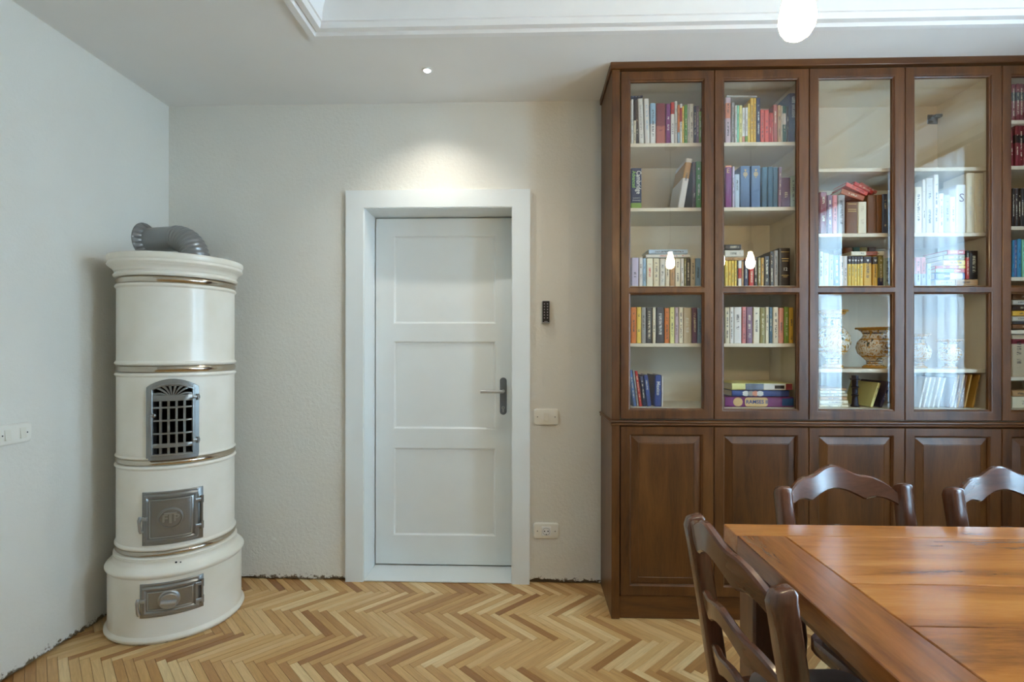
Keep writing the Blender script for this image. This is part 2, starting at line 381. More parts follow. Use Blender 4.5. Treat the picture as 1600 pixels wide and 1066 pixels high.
def bookcover():
    m, nt, b = new_mat('book_cover_print'); L = nt.links
    oi = N(nt, 'ShaderNodeObjectInfo'); tc = N(nt, 'ShaderNodeTexCoord'); sp = N(nt, 'ShaderNodeSeparateXYZ'); L.new(tc.outputs['Generated'], sp.inputs[0])
    ink = N(nt, 'ShaderNodeAttribute', attribute_type='OBJECT', attribute_name='ink')
    band = N(nt, 'ShaderNodeAttribute', attribute_type='OBJECT', attribute_name='band')
    bz = N(nt, 'ShaderNodeAttribute', attribute_type='OBJECT', attribute_name='band_range')
    geo = N(nt, 'ShaderNodeNewGeometry')
    def math_(op, a, bb=None, c=None):
        n = N(nt, 'ShaderNodeMath', operation=op)
        for i, x in enumerate((a, bb, c)):
            if x is None: continue
            if isinstance(x, (int, float)): n.inputs[i].default_value = x
            else: L.new(x, n.inputs[i])
        return n.outputs[0]
    spine = math_('LESS_THAN', sp.outputs['Y'], .10)
    colm = math_('LESS_THAN', math_('ABSOLUTE', math_('SUBTRACT', sp.outputs['X'], .5)), .17)
    rw = math_('ADD', math_('MULTIPLY', oi.outputs['Random'], .22), .10)
    inz = math_('MULTIPLY', math_('GREATER_THAN', sp.outputs['Z'], rw), math_('LESS_THAN', sp.outputs['Z'], math_('SUBTRACT', .97, math_('MULTIPLY', rw, .6))))
    cx = N(nt, 'ShaderNodeCombineXYZ'); L.new(math_('MULTIPLY', sp.outputs['X'], 3.0), cx.inputs[0]); L.new(math_('MULTIPLY', sp.outputs['Z'], 55.0), cx.inputs[2]); L.new(math_('MULTIPLY', oi.outputs['Random'], 77.0), cx.inputs[1])
    no = N(nt, 'ShaderNodeTexNoise', Scale=1.0, Detail=2.0); L.new(cx.outputs[0], no.inputs['Vector'])
    cx2 = N(nt, 'ShaderNodeCombineXYZ'); L.new(math_('MULTIPLY', sp.outputs['Z'], 6.0), cx2.inputs[2]); L.new(math_('MULTIPLY', oi.outputs['Random'], 31.0), cx2.inputs[1])
    no2 = N(nt, 'ShaderNodeTexNoise', Scale=1.0, Detail=0.0); L.new(cx2.outputs[0], no2.inputs['Vector'])
    glyph = math_('MULTIPLY', math_('GREATER_THAN', no.outputs['Fac'], .47), math_('GREATER_THAN', no2.outputs['Fac'], .44))
    mask = math_('MULTIPLY', math_('MULTIPLY', spine, colm), math_('MULTIPLY', inz, math_('MULTIPLY', glyph, .8)))
    sb = N(nt, 'ShaderNodeSeparateXYZ'); L.new(bz.outputs['Vector'], sb.inputs[0])
    bm_ = math_('MULTIPLY', math_('GREATER_THAN', sp.outputs['Z'], sb.outputs[0]), math_('LESS_THAN', sp.outputs['Z'], sb.outputs[1]))
    m0 = N(nt, 'ShaderNodeMixRGB'); L.new(bm_, m0.inputs[0]); L.new(oi.outputs['Color'], m0.inputs[1]); L.new(band.outputs['Color'], m0.inputs[2])
    m1 = N(nt, 'ShaderNodeMixRGB'); L.new(mask, m1.inputs[0]); L.new(m0.outputs[0], m1.inputs[1]); L.new(ink.outputs['Color'], m1.inputs[2])
    L.new(m1.outputs[0], b.inputs['Base Color']); b.inputs['Roughness'].default_value = .38
    return m
M['book'] = bookcover()
M['pages'] = plain('book_pages', srgb(226, 214, 188), .9, var=.05)
def ink_mat(name, c): return plain(name, c, .6, var=.0)
M['ink_white'] = ink_mat('white_print', srgb(232, 230, 222)); M['ink_black'] = ink_mat('black_print', srgb(30, 26, 26))
M['ink_green'] = ink_mat('green_print', srgb(140, 190, 90)); M['ink_gold'] = ink_mat('gold_print', srgb(214, 180, 110)); M['ink_blue'] = ink_mat('blue_print', srgb(50, 80, 150))
M['ink_purple'] = ink_mat('plum_print', srgb(80, 40, 80))

# ------------------------------------------------------------------ the room
YF = 2.358
def jag(t, seed, amp):
    rs = random.Random(int(t * 1000) * 31 + seed)
    base = .5 + .5 * sin(t*7.1 + seed) * sin(t*17.3 + seed * 2)
    return max(.001, amp * (base * .7 + rs.random() * .5) - .004)
def plaster_strip(mb, t0, t1, z1, fn, amp, seed, thick=.014):
    """plaster skin with a broken lower edge; fn(t, w, z): w = depth behind the face"""
    n = max(1, int((t1 - t0) / .012)); ts = [t0 + (t1-t0)*i/n for i in range(n+1)]
    js = [jag(t, seed, amp) for t in ts]
    for i in range(n):
        a, b, ja, jb = ts[i], ts[i+1], js[i], js[i+1]
        mb.add([fn(a,0,ja), fn(b,0,jb), fn(b,0,.09), fn(a,0,.09), fn(a,thick,ja), fn(b,thick,jb)], [(0,1,2,3), (0,1,5,4)])
    mb.add([fn(t0,0,.09), fn(t1,0,.09), fn(t1,0,z1), fn(t0,0,z1)], [(0,1,2,3)])
    mb.add([fn(t0,0,.0), fn(t0,thick,.0), fn(t0,thick,z1), fn(t0,0,z1)], [(0,1,2,3)])
    mb.add([fn(t1,0,.0), fn(t1,thick,.0), fn(t1,thick,z1), fn(t1,0,z1)], [(0,1,2,3)])
# door opening in the back wall, from the casing's pixels
YC = YB - .02                                   # casing face
cxL, cxR = xatY(540, YC), xatY(828, YC)
oxL, oxR = xatY(567.5, YC), xatY(800.5, YC)
czT = zatY(690, 296.5, YC); ozT = zatY(690, 323.5, YC)
YD = 2.885                                      # door leaf face
wb = thing('wall_back', (0, YB, 0), 'off-white plaster wall with the door and broken plaster at its foot', 'wall', kind='structure')
mb = MB(); t = .014; WT = .34
hxL, hxR, hzT = oxL - .02, oxR + .02, ozT + .02
for a, b, z0, z1 in ((XL-.2, hxL, 0, ZS+.3), (hxR, XR+.2, 0, ZS+.3), (hxL, hxR, hzT, ZS+.3)): mb.box(a, b, YB+t, YB+WT, z0, z1)
part('masonry', mb, M['mortar'], wb)
mb = MB()
plaster_strip(mb, XL, hxL, ZS+.02, lambda t, w, z: (t, YB+w, z), .020, 3)
plaster_strip(mb, hxR, XR, ZS+.02, lambda t, w, z: (t, YB+w, z), .030, 11)
mb.box(hxL, hxR, YB, YB+t, hzT, ZS+.02)
part('plaster', mb, M['wall'], wb)
wl = thing('wall_left', (XL, 0, 0), 'off-white plaster wall behind the stove', 'wall', kind='structure')
mb = MB().box(XL-.3, XL-t, YN-.3, YB+.34, 0, ZS+.3); part('masonry', mb, M['mortar'], wl)
mb = MB(); plaster_strip(mb, YN, YB, ZS+.02, lambda t, w, z: (XL-w, t, z), .018, 5); part('plaster', mb, M['wall'], wl)
# right wall with its two windows and the near wall, seen only in reflections
def holed_wall(name, u0, u1, holes, fn, label, at):
    r = thing(name, at, label, 'wall', kind='structure'); mb = MB()
    us = sorted({u0, u1} | {h[0] for h in holes} | {h[1] for h in holes}); zs = sorted({0, ZS+.3} | {h[2] for h in holes} | {h[3] for h in holes})
    for i in range(len(us)-1):
        for j in range(len(zs)-1):
            c = ((us[i]+us[i+1])/2, (zs[j]+zs[j+1])/2)
            if any(h[0] < c[0] < h[1] and h[2] < c[1] < h[3] for h in holes): continue
            p, q = fn(us[i], 0), fn(us[i+1], .25)
            mb.box(min(p[0],q[0]), max(p[0],q[0]), min(p[1],q[1]), max(p[1],q[1]), zs[j], zs[j+1])
    part('plaster', mb, M['wall'], r)
W1, W2 = (1.05, 1.90, .75, 2.35), (0.05, .70, .75, 2.35)
holed_wall('wall_right', YN, YB, [W1, W2], lambda u, w: (XR + w, u), 'off-white plaster wall with the curtained windows', (XR, 0, 0))
holed_wall('wall_near', XL-.2, XR+.2, [], lambda u, w: (u, YN - w), 'off-white plaster wall behind the camera', (0, YN, 0))
def window(name, h, fn, label, at):
    r = thing(name, at, label, 'window', kind='structure')
    def bx(mb, a, b, z0, z1, w0, w1):
        p, q = fn(a, w0), fn(b, w1); mb.box(min(p[0],q[0]), max(p[0],q[0]), min(p[1],q[1]), max(p[1],q[1]), z0, z1, 0)
    mb = MB(); c = (h[0]+h[1])/2
    for a, b, z0, z1 in ((h[0], h[0]+.05, h[2], h[3]), (h[1]-.05, h[1], h[2], h[3]), (c-.035, c+.035, h[2], h[3]), (h[0], h[1], h[2], h[2]+.06), (h[0], h[1], h[3]-.05, h[3])):
        bx(mb, a, b, z0, z1, .10, .16)
    part('window_frame', mb, M['doorpaint'], r)
    for a, b in ((h[0]+.05, c-.035), (c+.035, h[1]-.05)):
        mb = MB(); bx(mb, a, b, h[2]+.06, h[3]-.05, .128, .132); part('pane', mb, M['glass'], r)
window('window_1', W1, lambda u, w: (XR + w, u), 'white framed window by the bookcase', (XR, 1.45, .75))
window('window_2', W2, lambda u, w: (XR + w, u), 'white framed window beside the dining table', (XR, .4, .75))
# curtains on the right wall
def curtain(y0, y1, x, z0, z1, folds, mat, name, label, group, amp=.03):
    mb = MB(); n = folds * 10; vs = []; fs = []
    for i in range(n+1):
        t = i/n; y = y0 + (y1-y0)*t; ph = t*folds*2*pi
        for z, k in ((z1, .5), (z1*.6+z0*.4, .85), (z0, 1.0)):
            vs.append((x + amp*k*sin(ph) + .008*sin(ph*2.3), y + .012*k*sin(ph*1.7), z))
    for i in range(n):
        for j in range(2): a = i*3+j; fs.append((a, a+3, a+4, a+1))
    mb.add(vs, fs); solo(name, mb, mat, label, 'curtain', group, loc=(x, (y0+y1)/2, z0), ang=80)
curtain(1.12, 1.74, XR-.12, .03, 2.40, 7, M['sheer'], 'sheer_curtain', 'white sheer curtain over the window by the bookcase', 'sheer curtains')
curtain(.05, .60, XR-.12, .03, 2.40, 4, M['sheer'], 'sheer_curtain', 'white sheer curtain over the window by the table', 'sheer curtains')
curtain(1.74, 2.28, XR-.13, .03, 2.40, 6, M['drape'], 'brown_drape', 'brown drape hanging between the window and the bookcase', 'brown drapes')
curtain(.60, 1.12, XR-.13, .03, 2.40, 6, M['drape'], 'brown_drape', 'brown drape hanging between the two windows', 'brown drapes')
curtain(-.38, .05, XR-.13, .03, 2.40, 6, M['drape'], 'brown_drape', 'brown drape on the far side of the table window', 'brown drapes')
mb = MB().tube([(XR-.125, -.35, 2.42), (XR-.125, 2.32, 2.42)], .014, 10)
r = solo('curtain_rod', mb, M['canopy'], 'dark metal curtain rod above the windows', 'curtain rod', loc=(XR-.125, 1, 2.42))
for yy in (-.2, .86, 2.2):
    part('bracket', MB().box(XR-.13, XR, yy-.008, yy+.008, 2.412, 2.428), M['canopy'], r)
# soffit ring, cornice and raised tray
TX0, TX1, TY0, TY1 = -.901, 2.32, -1.7, 2.112
ce = thing('ceiling', (0, 0, ZS), 'pale ceiling with a raised tray', 'ceiling', kind='structure')
mb = MB()
for a, b, c, d in ((XL-.05, TX0, YN-.05, YB+.05), (TX1, XR+.05, YN-.05, YB+.05), (TX0, TX1, YN-.05, TY0), (TX0, TX1, TY1, YB+.05)): mb.box(a, b, c, d, ZS, ZS+.2)
part('soffit', mb, M['ceil'], ce)
part('tray', MB().box(TX0-.02, TX1+.02, TY0-.02, TY1+.02, ZT, ZT+.05), M['ceil'], ce)
prof = [(-.012, ZS-.0005), (-.012, ZS-.014), (.016, ZS-.016), (.022, ZS-.008), (.026, ZS-.002), (.030, ZS-.008), (.052, ZS-.006), (.058, ZS+.006), (.060, ZS+.014), (.066, ZS+.016)]
prof += [(.066 + .12*(1-cos(a*pi/16)), ZS+.016 + .13*sin(a*pi/16)) for a in range(1, 9)] + [(.20, ZT-.022), (.205, ZT)]
mb = MB()
rings = [[(TX0+d, TY0+d, z), (TX1-d, TY0+d, z), (TX1-d, TY1-d, z), (TX0+d, TY1-d, z)] for d, z in prof]
mb.loft(rings, caps=False); solo('trim_1', mb, M['cornice'], 'white moulded cornice around the raised ceiling tray', 'cornice', kind='structure', ang=28)

# herringbone parquet: planks L x W, zigzag rows along X
LP, n9 = .2828, 9; WP = LP / n9
fl = thing('floor', (0, 0, 0), 'honey oak herringbone parquet floor', 'floor', kind='structure')
part('subfloor', MB().box(XL-.2, XR+.2, YN-.2, YB+.3, -.06, -.012), M['subfloor'], fl)
def plank_mesh():
    g = .0005; mb = MB().box(-LP/2+g, LP/2-g, -WP/2+g, WP/2-g, -.012, 0, b=.0007)
    me = mb.mesh('plank', M['parquet'], smooth=False); uv = me.uv_layers.new(name='UVMap')
    for l in me.loops: p = me.vertices[l.vertex_index].co; uv.data[l.index].uv = (p.x, p.y)
    return me
pm = plank_mesh()
planks = []
rot = radians(45); ROW = 2.588                      # one zigzag row lies at Y = ROW
def g2w(i, j):                                       # grid (units of WP) -> world
    x, y = i*WP, j*WP
    return (x*cos(rot) - y*sin(rot), x*sin(rot) + y*cos(rot))
for j in range(-260, 260):
    for k in range(-30, 30):
        i0 = -j + 2*n9*k                             # staircase along (1,-1): zigzag rows run along world X
        for (ci, cj, a) in ((i0 + n9/2, j + .5, rot), (i0 + n9 + .5, j + n9/2, rot + pi/2)):
            x, y = g2w(ci, cj); y += PARQ_DY
            if XL-.16 < x < XR+.16 and YN-.16 < y < YB+.13: planks.append((x, y, a))
def shown(p):                                        # largest in the photograph first
    x, y, a = p
    vis = (y > 1.74 and x < .80 and y < YB + .06 and not (x > .46 and y > YF + .12))
    return (0 if vis else 1, y < 1.8, -y if not vis else y)
planks.sort(key=shown)
rs = random.Random(4)
for x, y, a in planks[:300]:
    o = link('plank', pm, fl, (x, y, -rs.random()*.0006), (0, 0, a))
mb = MB(); uvs = []; g = .0005
for x, y, a in planks[300:]:
    c, s_ = cos(a), sin(a); q = [(-LP/2+g, -WP/2+g), (LP/2-g, -WP/2+g), (LP/2-g, WP/2-g), (-LP/2+g, WP/2-g)]; z = -rs.random()*.0006
    mb.add([(x+u*c-v*s_, y+u*s_+v*c, z) for u, v in q] + [(x+u*c-v*s_, y+u*s_+v*c, -.012) for u, v in q], [(0,1,2,3)] + [(i,(i+1)%4,4+(i+1)%4,4+i) for i in range(4)])
    uvs += q + q
me = mb.mesh('parquet_planks', M['parquet'], smooth=False); uv = me.uv_layers.new(name='UVMap')
for l in me.loops: uv.data[l.index].uv = uvs[l.vertex_index]
tag(link('parquet_planks', me, fl), kind='stuff')

# door
dr = thing('door_1', ((oxL+oxR)/2, YD, 0), 'white three-panel door with a lever handle and wide casing', 'door', kind='structure')
P_ = M['doorpaint']
part('casing', MB().prism([(cxL, 0), (oxL, 0), (oxL, ozT), (oxR, ozT), (oxR, 0), (cxR, 0), (cxR, czT), (cxL, czT)], lambda a, b, d: (a, d, b), YC, YB-.0005), P_, dr)
part('jamb', MB().box(oxL-.019, oxL+.004, YC+.006, YD+.04, 0, ozT+.002), P_, dr)
part('jamb', MB().box(oxR-.004, oxR+.019, YC+.006, YD+.04, 0, ozT+.002), P_, dr)
part('head_jamb', MB().box(oxL-.019, oxR+.019, YC+.006, YD+.04, ozT-.004, ozT+.019), P_, dr)
part('sky_block_panel', MB().box(oxL-.02, oxR+.02, YD+.05, YD+.055, 0, ozT+.02), M['doorpaint'], dr)  # unseen panel added behind the leaf to keep sky light out of the gaps
part('threshold', MB().box(oxL+.004, oxR-.004, YC+.004, YD+.04, .0012, .009, b=.002), P_, dr)
lx0, lx1 = oxL+.0085, oxR-.008; lz0 = .017; lz1 = ozT-.010
hx0, hx1 = xatY(614.5, YD), xatY(773, YD); hx1 = max(hx1, lx1-.09)
hz = [(zatY(690, b, YD), zatY(690, a, YD)) for a, b in ((367.5, 506.5), (533, 671), (699.5, 838))]
mb = MB(); frame_holes(mb, lx0, lx1, lz0, lz1, [(hx0, hx1, a, b) for a, b in hz], YD, YD+.036, .017, .012)
leaf = part('leaf', mb, P_, dr)
for a, b in hz:
    part('panel', MB().box(hx0+.0165, hx1-.0165, YD+.0115, YD+.025, a+.0165, b-.0165), P_, dr, parent=leaf)
# lever handle on a long plate
px_, pz_ = atY(786.5, 619, YD)
pz0, pz1 = zatY(786, 648, YD), zatY(786, 590, YD); pw = .019
mb = MB(); cz = (pz0+pz1)/2; hh = (pz1-pz0)/2
ring = lambda o, y: [(px_ + p[0], y, cz + p[1]) for p in rr(2*pw-2*o, 2*hh-2*o, pw-o-.0005, 6)]
mb.loft([ring(0, YD-.0003), ring(0, YD-.007), ring(.002, YD-.009)])
plate = part('handle_plate', mb, M['steel'], dr, ang=30)
hz_ = zatY(786, 611, YD)
mb = MB().tube([(px_, YD-.009, hz_), (px_, YD-.045, hz_), (px_-.004, YD-.052, hz_), (px_-.012, YD-.056, hz_), (px_-.124, YD-.056, hz_)], .0098, 14)
part('lever', mb, plain('satin_lever_steel', srgb(196, 198, 200), .3, .9, var=.02), dr)
mb = MB().tube([(px_, YD-.0088, cz-hh*.62), (px_, YD-.013, cz-hh*.62)], .009, 16); mb.box(px_-.004, px_+.004, YD-.013, YD-.0088, cz-hh*.86, cz-hh*.62)
kc = part('lock_cylinder', mb, M['silver'], dr)
part('keyhole_shade', MB().box(px_-.0012, px_+.0012, YD-.0134, YD-.0128, cz-hh*.66, cz-hh*.58), M['dark'], dr, parent=kc)  # thin black slip painted as the shade inside the slot

# wall plates
def plate(loc, w, h, label, cat, name, facing, kind):
    o = thing(name, loc, label, cat, rz=facing)
    rg = lambda i, y: [(p[0], y, p[1]) for p in rr(w-2*i, h-2*i, .014, 5)]
    part('cover_plate', MB().loft([rg(0, -.0004), rg(0, -.008), rg(.003, -.0115), rg(.006, -.0125)]), M['ivory'], o, False, 30)
    for s in (-1, 1):
        part('screw', MB().tube([(s*w*.35, -.012, 0), (s*w*.35, -.0132, 0)], .0026, 10), M['dark'], o, False)
    xs = {'one': (0,), 'two': (-.029, .029), 'socket': ()}[kind]
    for x in xs:
        f = part('rocker_surround', MB().box(x-.0125, x+.0125, -.0132, -.0118, -.021, .021, b=.0005), M['ivory2'], o, False)
        part('rocker', MB().add([(x-.0108,-.0125,-.019),(x+.0108,-.0125,-.019),(x+.0108,-.0125,.019),(x-.0108,-.0125,.019),(x-.0108,-.0185,-.019),(x+.0108,-.0185,-.019),(x+.0108,-.0145,.019),(x-.0108,-.0145,.019)],
             [(0,1,2,3),(4,5,6,7),(0,1,5,4),(1,2,6,5),(2,3,7,6),(3,0,4,7)]), M['ivory2'], o, False)
    if kind == 'socket':
        ins = part('socket_insert', MB().box(-.024, .024, -.016, -.0118, -.024, .024, b=.0015), M['whiteplastic'], o, False)
        mb = MB(); mb.lathe([(.0195, .0), (.0195, .003), (.0175, .003), (.0175, -.0001)], seg=28)
        mb.v = [(p[0], -.0157-p[2]*.6, p[1]) for p in mb.v]; part('socket_ring', mb, M['silver'], o, False)
        mb = MB()
        mb.tube([(0, -.0162, 0), (0, -.0166, 0)], .0165, 24); part('socket_well', mb, M['whiteplastic'], o, False)
        for s in (-1, 1): part('pin_hole_shade', MB().tube([(s*.0092, -.0163, .001), (s*.0092, -.0172, .001)], .0034, 12), M['dark'], o, False)  # raised black discs painted as the shade inside the holes
        part('earth_clip', MB().box(-.002, .002, -.018, -.0163, -.018, -.013), M['dark'], o, False)
    return o
x0_, z1_ = atY(834, 638.5, YB); x1_, z0_ = atY(873, 664, YB)
plate(((x0_+x1_)/2, YB, (z0_+z1_)/2), x1_-x0_, z1_-z0_, 'ivory wall plate with one rocker switch beside the door', 'switch', 'light_switch', 0, 'one')
x0_, z1_ = atY(834, 816.5, YB); x1_, z0_ = atY(873.5, 841.5, YB)
plate(((x0_+x1_)/2, YB, (z0_+z1_)/2), x1_-x0_, z1_-z0_, 'ivory wall plate with a round power socket low beside the door', 'socket', 'power_socket', 0, 'socket')
d46 = ray(46, 674); t46 = XL/d46[0]; y46 = d46[1]*t46; z46 = ZC + d46[2]*t46
plate((XL, y46-.067, z46), .134, .076, 'wall plate with two rocker switches on the stove wall', 'switch', 'light_switch', pi/2, 'two')
# keypad
kx0, kz1 = atY(846.5, 470.5, YB); kx1, kz0 = atY(859, 506, YB); kx, kz = (kx0+kx1)/2, (kz0+kz1)/2; kw, kh = kx1-kx0, kz1-kz0
o = thing('keypad', (kx, YB, kz), 'slim black and silver access keypad on the wall by the door', 'keypad')
rg = lambda i, y: [(p[0], y, p[1]) for p in rr(kw-2*i, kh-2*i, .006, 3)]
part('housing', MB().loft([rg(0, -.0003), rg(0, -.016), rg(.002, -.018)]), M['silver'], o, False, 30)
rg2 = lambda y: [(p[0], y, p[1]+.002) for p in rr(kw-.006, kh-.009, .004, 3)]
part('front_panel', MB().loft([rg2(-.0175), rg2(-.0205)]), M['black'], o, False, 30)
for r in range(6):
    for s in (-1, 1):
        z = kh*.5*(.72 - r*.245); part('key', MB().box(s*.0082-.0026, s*.0082+.0026, -.0212, -.0203, z-.003, z+.003), M['key'], o, False)
part('logo', MB().box(-.009, .009, -.0209, -.0203, -kh*.42, -kh*.40), M['key'], o, False)

# recessed spotlight over the door
def downlight(x, y, power, col, label, ang=125):
    o = thing('recessed_spotlight', (x, y, ZS), label, 'ceiling light')
    part('ring', MB().lathe([(.016, .0), (.016, -.003), (.024, -.004), (.0245, -.0003)], seg=28), M['cornice'], o, False)
    part('lens', MB().lathe([(.0001, -.0015), (.0155, -.0012), (.0158, -.0005)], seg=24), emit('spot_lens', (1, .98, .95, 1), 40), o, False)
    d = bpy.data.lights.new('spot', 'SPOT'); d.energy = power; d.color = col; d.spot_size = radians(ang); d.spot_blend = 1.0; d.shadow_soft_size = .02
    l = bpy.data.objects.new('spot', d); COL.objects.link(l); l.parent = o; l.location = (0, 0, -.012)
sx_, sy_ = -.4757, 2.396
downlight(sx_, sy_, SPOT, (1, .96, .86), 'small round recessed spotlight in the ceiling above the door')

# ------------------------------------------------------------------ enamelled stove
SX, SY, SB = -1.637, 2.349, .233
CA = atan2(-SY, -SX)                              # direction from the stove to the camera
st = thing('cylindrical_stove', (SX, SY, 0), 'tall cream enamel cylindrical stove with iron doors and metal bands', 'stove')
def arc(r0, z0, r1, z1, bulge, n=5):
    """points from (r0,z0) to (r1,z1) bulging outwards"""
    out = []
    for i in range(n+1):
        t = i/n; out.append((r0+(r1-r0)*t + bulge*sin(pi*t), z0+(z1-z0)*t))
    return out
def drum(name, prof, mat='enamel', seg=72, ang=30): return part(name, MB().lathe(prof, SX, SY, seg), M[mat], st, True, ang)
drum('base_drum', [(.266, .0)] + arc(.268, .002, .264, .030, .010) + [(.2625, .036), (.2625, .276), (.20, .277)])
drum('base_moulding', [(.262, .272)] + arc(.264, .270, .262, .302, .010, 6) + [(.256, .308)] + arc(.252, .311, .243, .338, -.006, 5) + [(.243, .340)] + arc(.241, .341, .236, .351, .004, 4) + [(.22, .352)])
def ring(z0, z1): drum('trim_ring', [(.226, z0)] + arc(.2315, z0+.002, .2315, z1-.002, .0055, 8) + [(.226, z1)], 'chrome')
ring(.351, .376); ring(.738, .764); ring(1.135, 1.165); ring(1.521, 1.550)
def sect(name, z0, z1): drum(name, [(.22, z0)] + arc(.2335, z0+.001, .2325, z0+.020, .006) + [(SB-.001, z0+.024), (SB-.001, z1-.022)] + arc(.2325, z1-.019, .2335, z1-.001, .006) + [(.22, z1)])
sect('lower_drum', .376, .738); sect('upper_drum', 1.165, 1.521)
M['soot'] = plain('sooty_firebox_iron', srgb(52, 47, 43), .9, var=.15)
OFF = -.085; GH = .074/SB; g0, g1 = .780, 1.078     # half angle and heights of the hole behind the grate
ac = CA + OFF; zb, zt = .764, 1.135
lowp = [(.22, zb)] + arc(.2335, zb+.001, .2325, zb+.012, .004) + [(SB-.001, g0)]
midp = [(SB-.001, g0), (SB-.001, g1)]
topp = [(SB-.001, g1), (SB-.001, zt-.022)] + arc(.2325, zt-.019, .2335, zt-.001, .006) + [(.22, zt)]
mb = MB().lathe(lowp, SX, SY, 72); mb.lathe(topp, SX, SY, 72); mb.lathe(midp, SX, SY, 64, a0=ac+GH, a1=ac-GH+2*pi)
part('middle_drum', mb, M['enamel'], st, True, 30)
mb = MB().lathe([(SB-.001, g0), (.20, g0), (.20, g1), (SB-.001, g1)], SX, SY, 64, a0=ac+GH, a1=ac-GH+2*pi)
mb.lathe([(.001, g0), (.2, g0), (SB-.001, g0)], SX, SY, 64); mb.lathe([(.001, g1), (.2, g1), (SB-.001, g1)], SX, SY, 64)
part('firebox_lining', mb, M['soot'], st, True, 30)
drum('crown', [(.22, 1.5505)] + arc(.237, 1.551, .237, 1.572, .008) + [(.240, 1.576)] + arc(.242, 1.578, .258, 1.598, -.004, 5) + arc(.258, 1.599, .264, 1.615, .006) + [(.263, 1.618), (.264, 1.621)] + arc(.266, 1.622, .268, 1.645, .002, 3) + [(.262, 1.648), (.02, 1.648)], seg=80)
for a, z, w, h in ((-.03, .325, .010, .0042), (.035, .322, .004, .003)):
    th_ = CA + a; rr_ = .2485
    part('paint_chip', MB().tube([(SX+(rr_-.0015)*cos(th_), SY+(rr_-.0015)*sin(th_), z), (SX+(rr_+.0008)*cos(th_), SY+(rr_+.0008)*sin(th_), z+.0006)], h, 7), M['dark'], st)
class Wrap:
    """build in (u, v, w): u along the drum to the viewer's right, v up, w outwards"""
    def __init__(s, R, off, v0): s.R = R; s.a = CA + off; s.v0 = v0; s.mb = MB()
    def p(s, u, v, w):
        a = s.a + u / s.R; r = s.R + w
        return (SX + r*cos(a), SY + r*sin(a), s.v0 + v)
    def box(s, u0, u1, v0, v1, w0, w1, b=.0, n=None):
        n = n or max(1, int((u1-u0)/.012)); rings = []
        for i in range(n+1):
            e = b if (i in (0, n) and b) else 0
            u = u0 + (u1-u0)*i/n
            if b: rg = [(v0,w0),(v0,w1-b),(v0+b,w1),(v1-b,w1),(v1,w1-b),(v1,w0)]
            else: rg = [(v0,w0),(v0,w1),(v1,w1),(v1,w0)]
            rings.append([s.p(u, v, w - (e if w > w1-b*.5 and e else 0)) for v, w in rg])
        s.mb.loft(rings); return s
    def path(s, pts, wid, w0, w1, b=.0015):
        """bar of width wid following pts in (u, v)"""
        rings = []
        for i, (u, v) in enumerate(pts):
            a = pts[max(i-1, 0)]; c = pts[min(i+1, len(pts)-1)]; d = (c[0]-a[0], c[1]-a[1]); l = sqrt(d[0]**2+d[1]**2); nx, ny = -d[1]/l, d[0]/l
            wd = wid[i]/2 if isinstance(wid, list) else wid/2
            rings.append([s.p(u+nx*k*(wd - (b if w == w1 else 0)), v+ny*k*(wd - (b if w == w1 else 0)), w) for k, w in ((-1,w0),(-1,w1-b),(-1,w1),(1,w1),(1,w1-b),(1,w0))])
        s.mb.loft(rings); return s
    def round(s, u, v, prof, seg=28):
        rings = [[s.p(u + r*cos(2*pi*k/seg), v + r*sin(2*pi*k/seg), w) for k in range(seg)] for r, w in prof]
        s.mb.loft(rings); return s
OFF = -.085
# --- grate door
def W_(R, v0): return Wrap(R, OFF, v0)
gw, gz0, gz1, gs = .094, .766, 1.108, 1.070
arcp = lambda hw, zs, rise, n=14: [(hw*cos(pi*i/n*1.0), zs - gz0 + rise*sin(pi*i/n)**.85) for i in range(n+1)]
def archline(hw, sp, top, n=16): return [(hw - 2*hw*i/n, sp + (top-sp)*(1-((2*i/n-1)**2))) for i in range(n+1)]
w = W_(SB, gz0); out = [(-gw+.009, .008), (-gw+.009, gs-gz0)] + archline(gw-.009, gs-gz0, gz1-gz0-.008)[::-1][1:-1] + [(gw-.009, gs-gz0), (gw-.009, .008), (-gw+.009, .008)]
def dense(pts, step=.012):
    r = []
    for a, b in zip(pts, pts[1:]):
        n = max(1, int(sqrt((a[0]-b[0])**2+(a[1]-b[1])**2)/step))
        r += [(a[0]+(b[0]-a[0])*i/n, a[1]+(b[1]-a[1])*i/n) for i in range(n)]
    return r + [pts[-1]]
w.path(dense(out), .0185, -.004, .012); gframe = part('grate_frame', w.mb, M['castiron'], st)
w = W_(SB, gz0); iw = gw - .021
inn = [(-iw, .020), (-iw, gs-gz0-.004)] + archline(iw, gs-gz0-.004, gz1-gz0-.021)[::-1][1:-1] + [(iw, gs-gz0-.004), (iw, .020), (-iw, .020)]
w.path(dense(inn), .010, .002, .017); gdoor = part('grate_door', w.mb, M['castiron'], st)
rows = [.020, .062, .110, .166, .222, .268]
for k in range(1, 5):
    u = -iw + .004 + (2*iw-.008)*k/5; ww = W_(SB, gz0).box(u-.0042, u+.0042, .022, .262, .003, .014, .0015); part('grate_bar', ww.mb, M['castiron'], st, parent=gdoor)
for v, hgt in ((.060, .018), (.1105, .0075), (.166, .0075), (.2215, .0075) , (.262, .026)):
    ww = W_(SB, gz0)
    if hgt > .01: ww.box(-iw, iw, v-hgt/2, v+hgt/2, .003, .0155, .0015)
    else: ww.box(-iw, iw, v-hgt/2, v+hgt/2, .003, .014, .0015)
    part('grate_bar', ww.mb, M['castiron'], st, parent=gdoor)
fan_c = (0, .266)
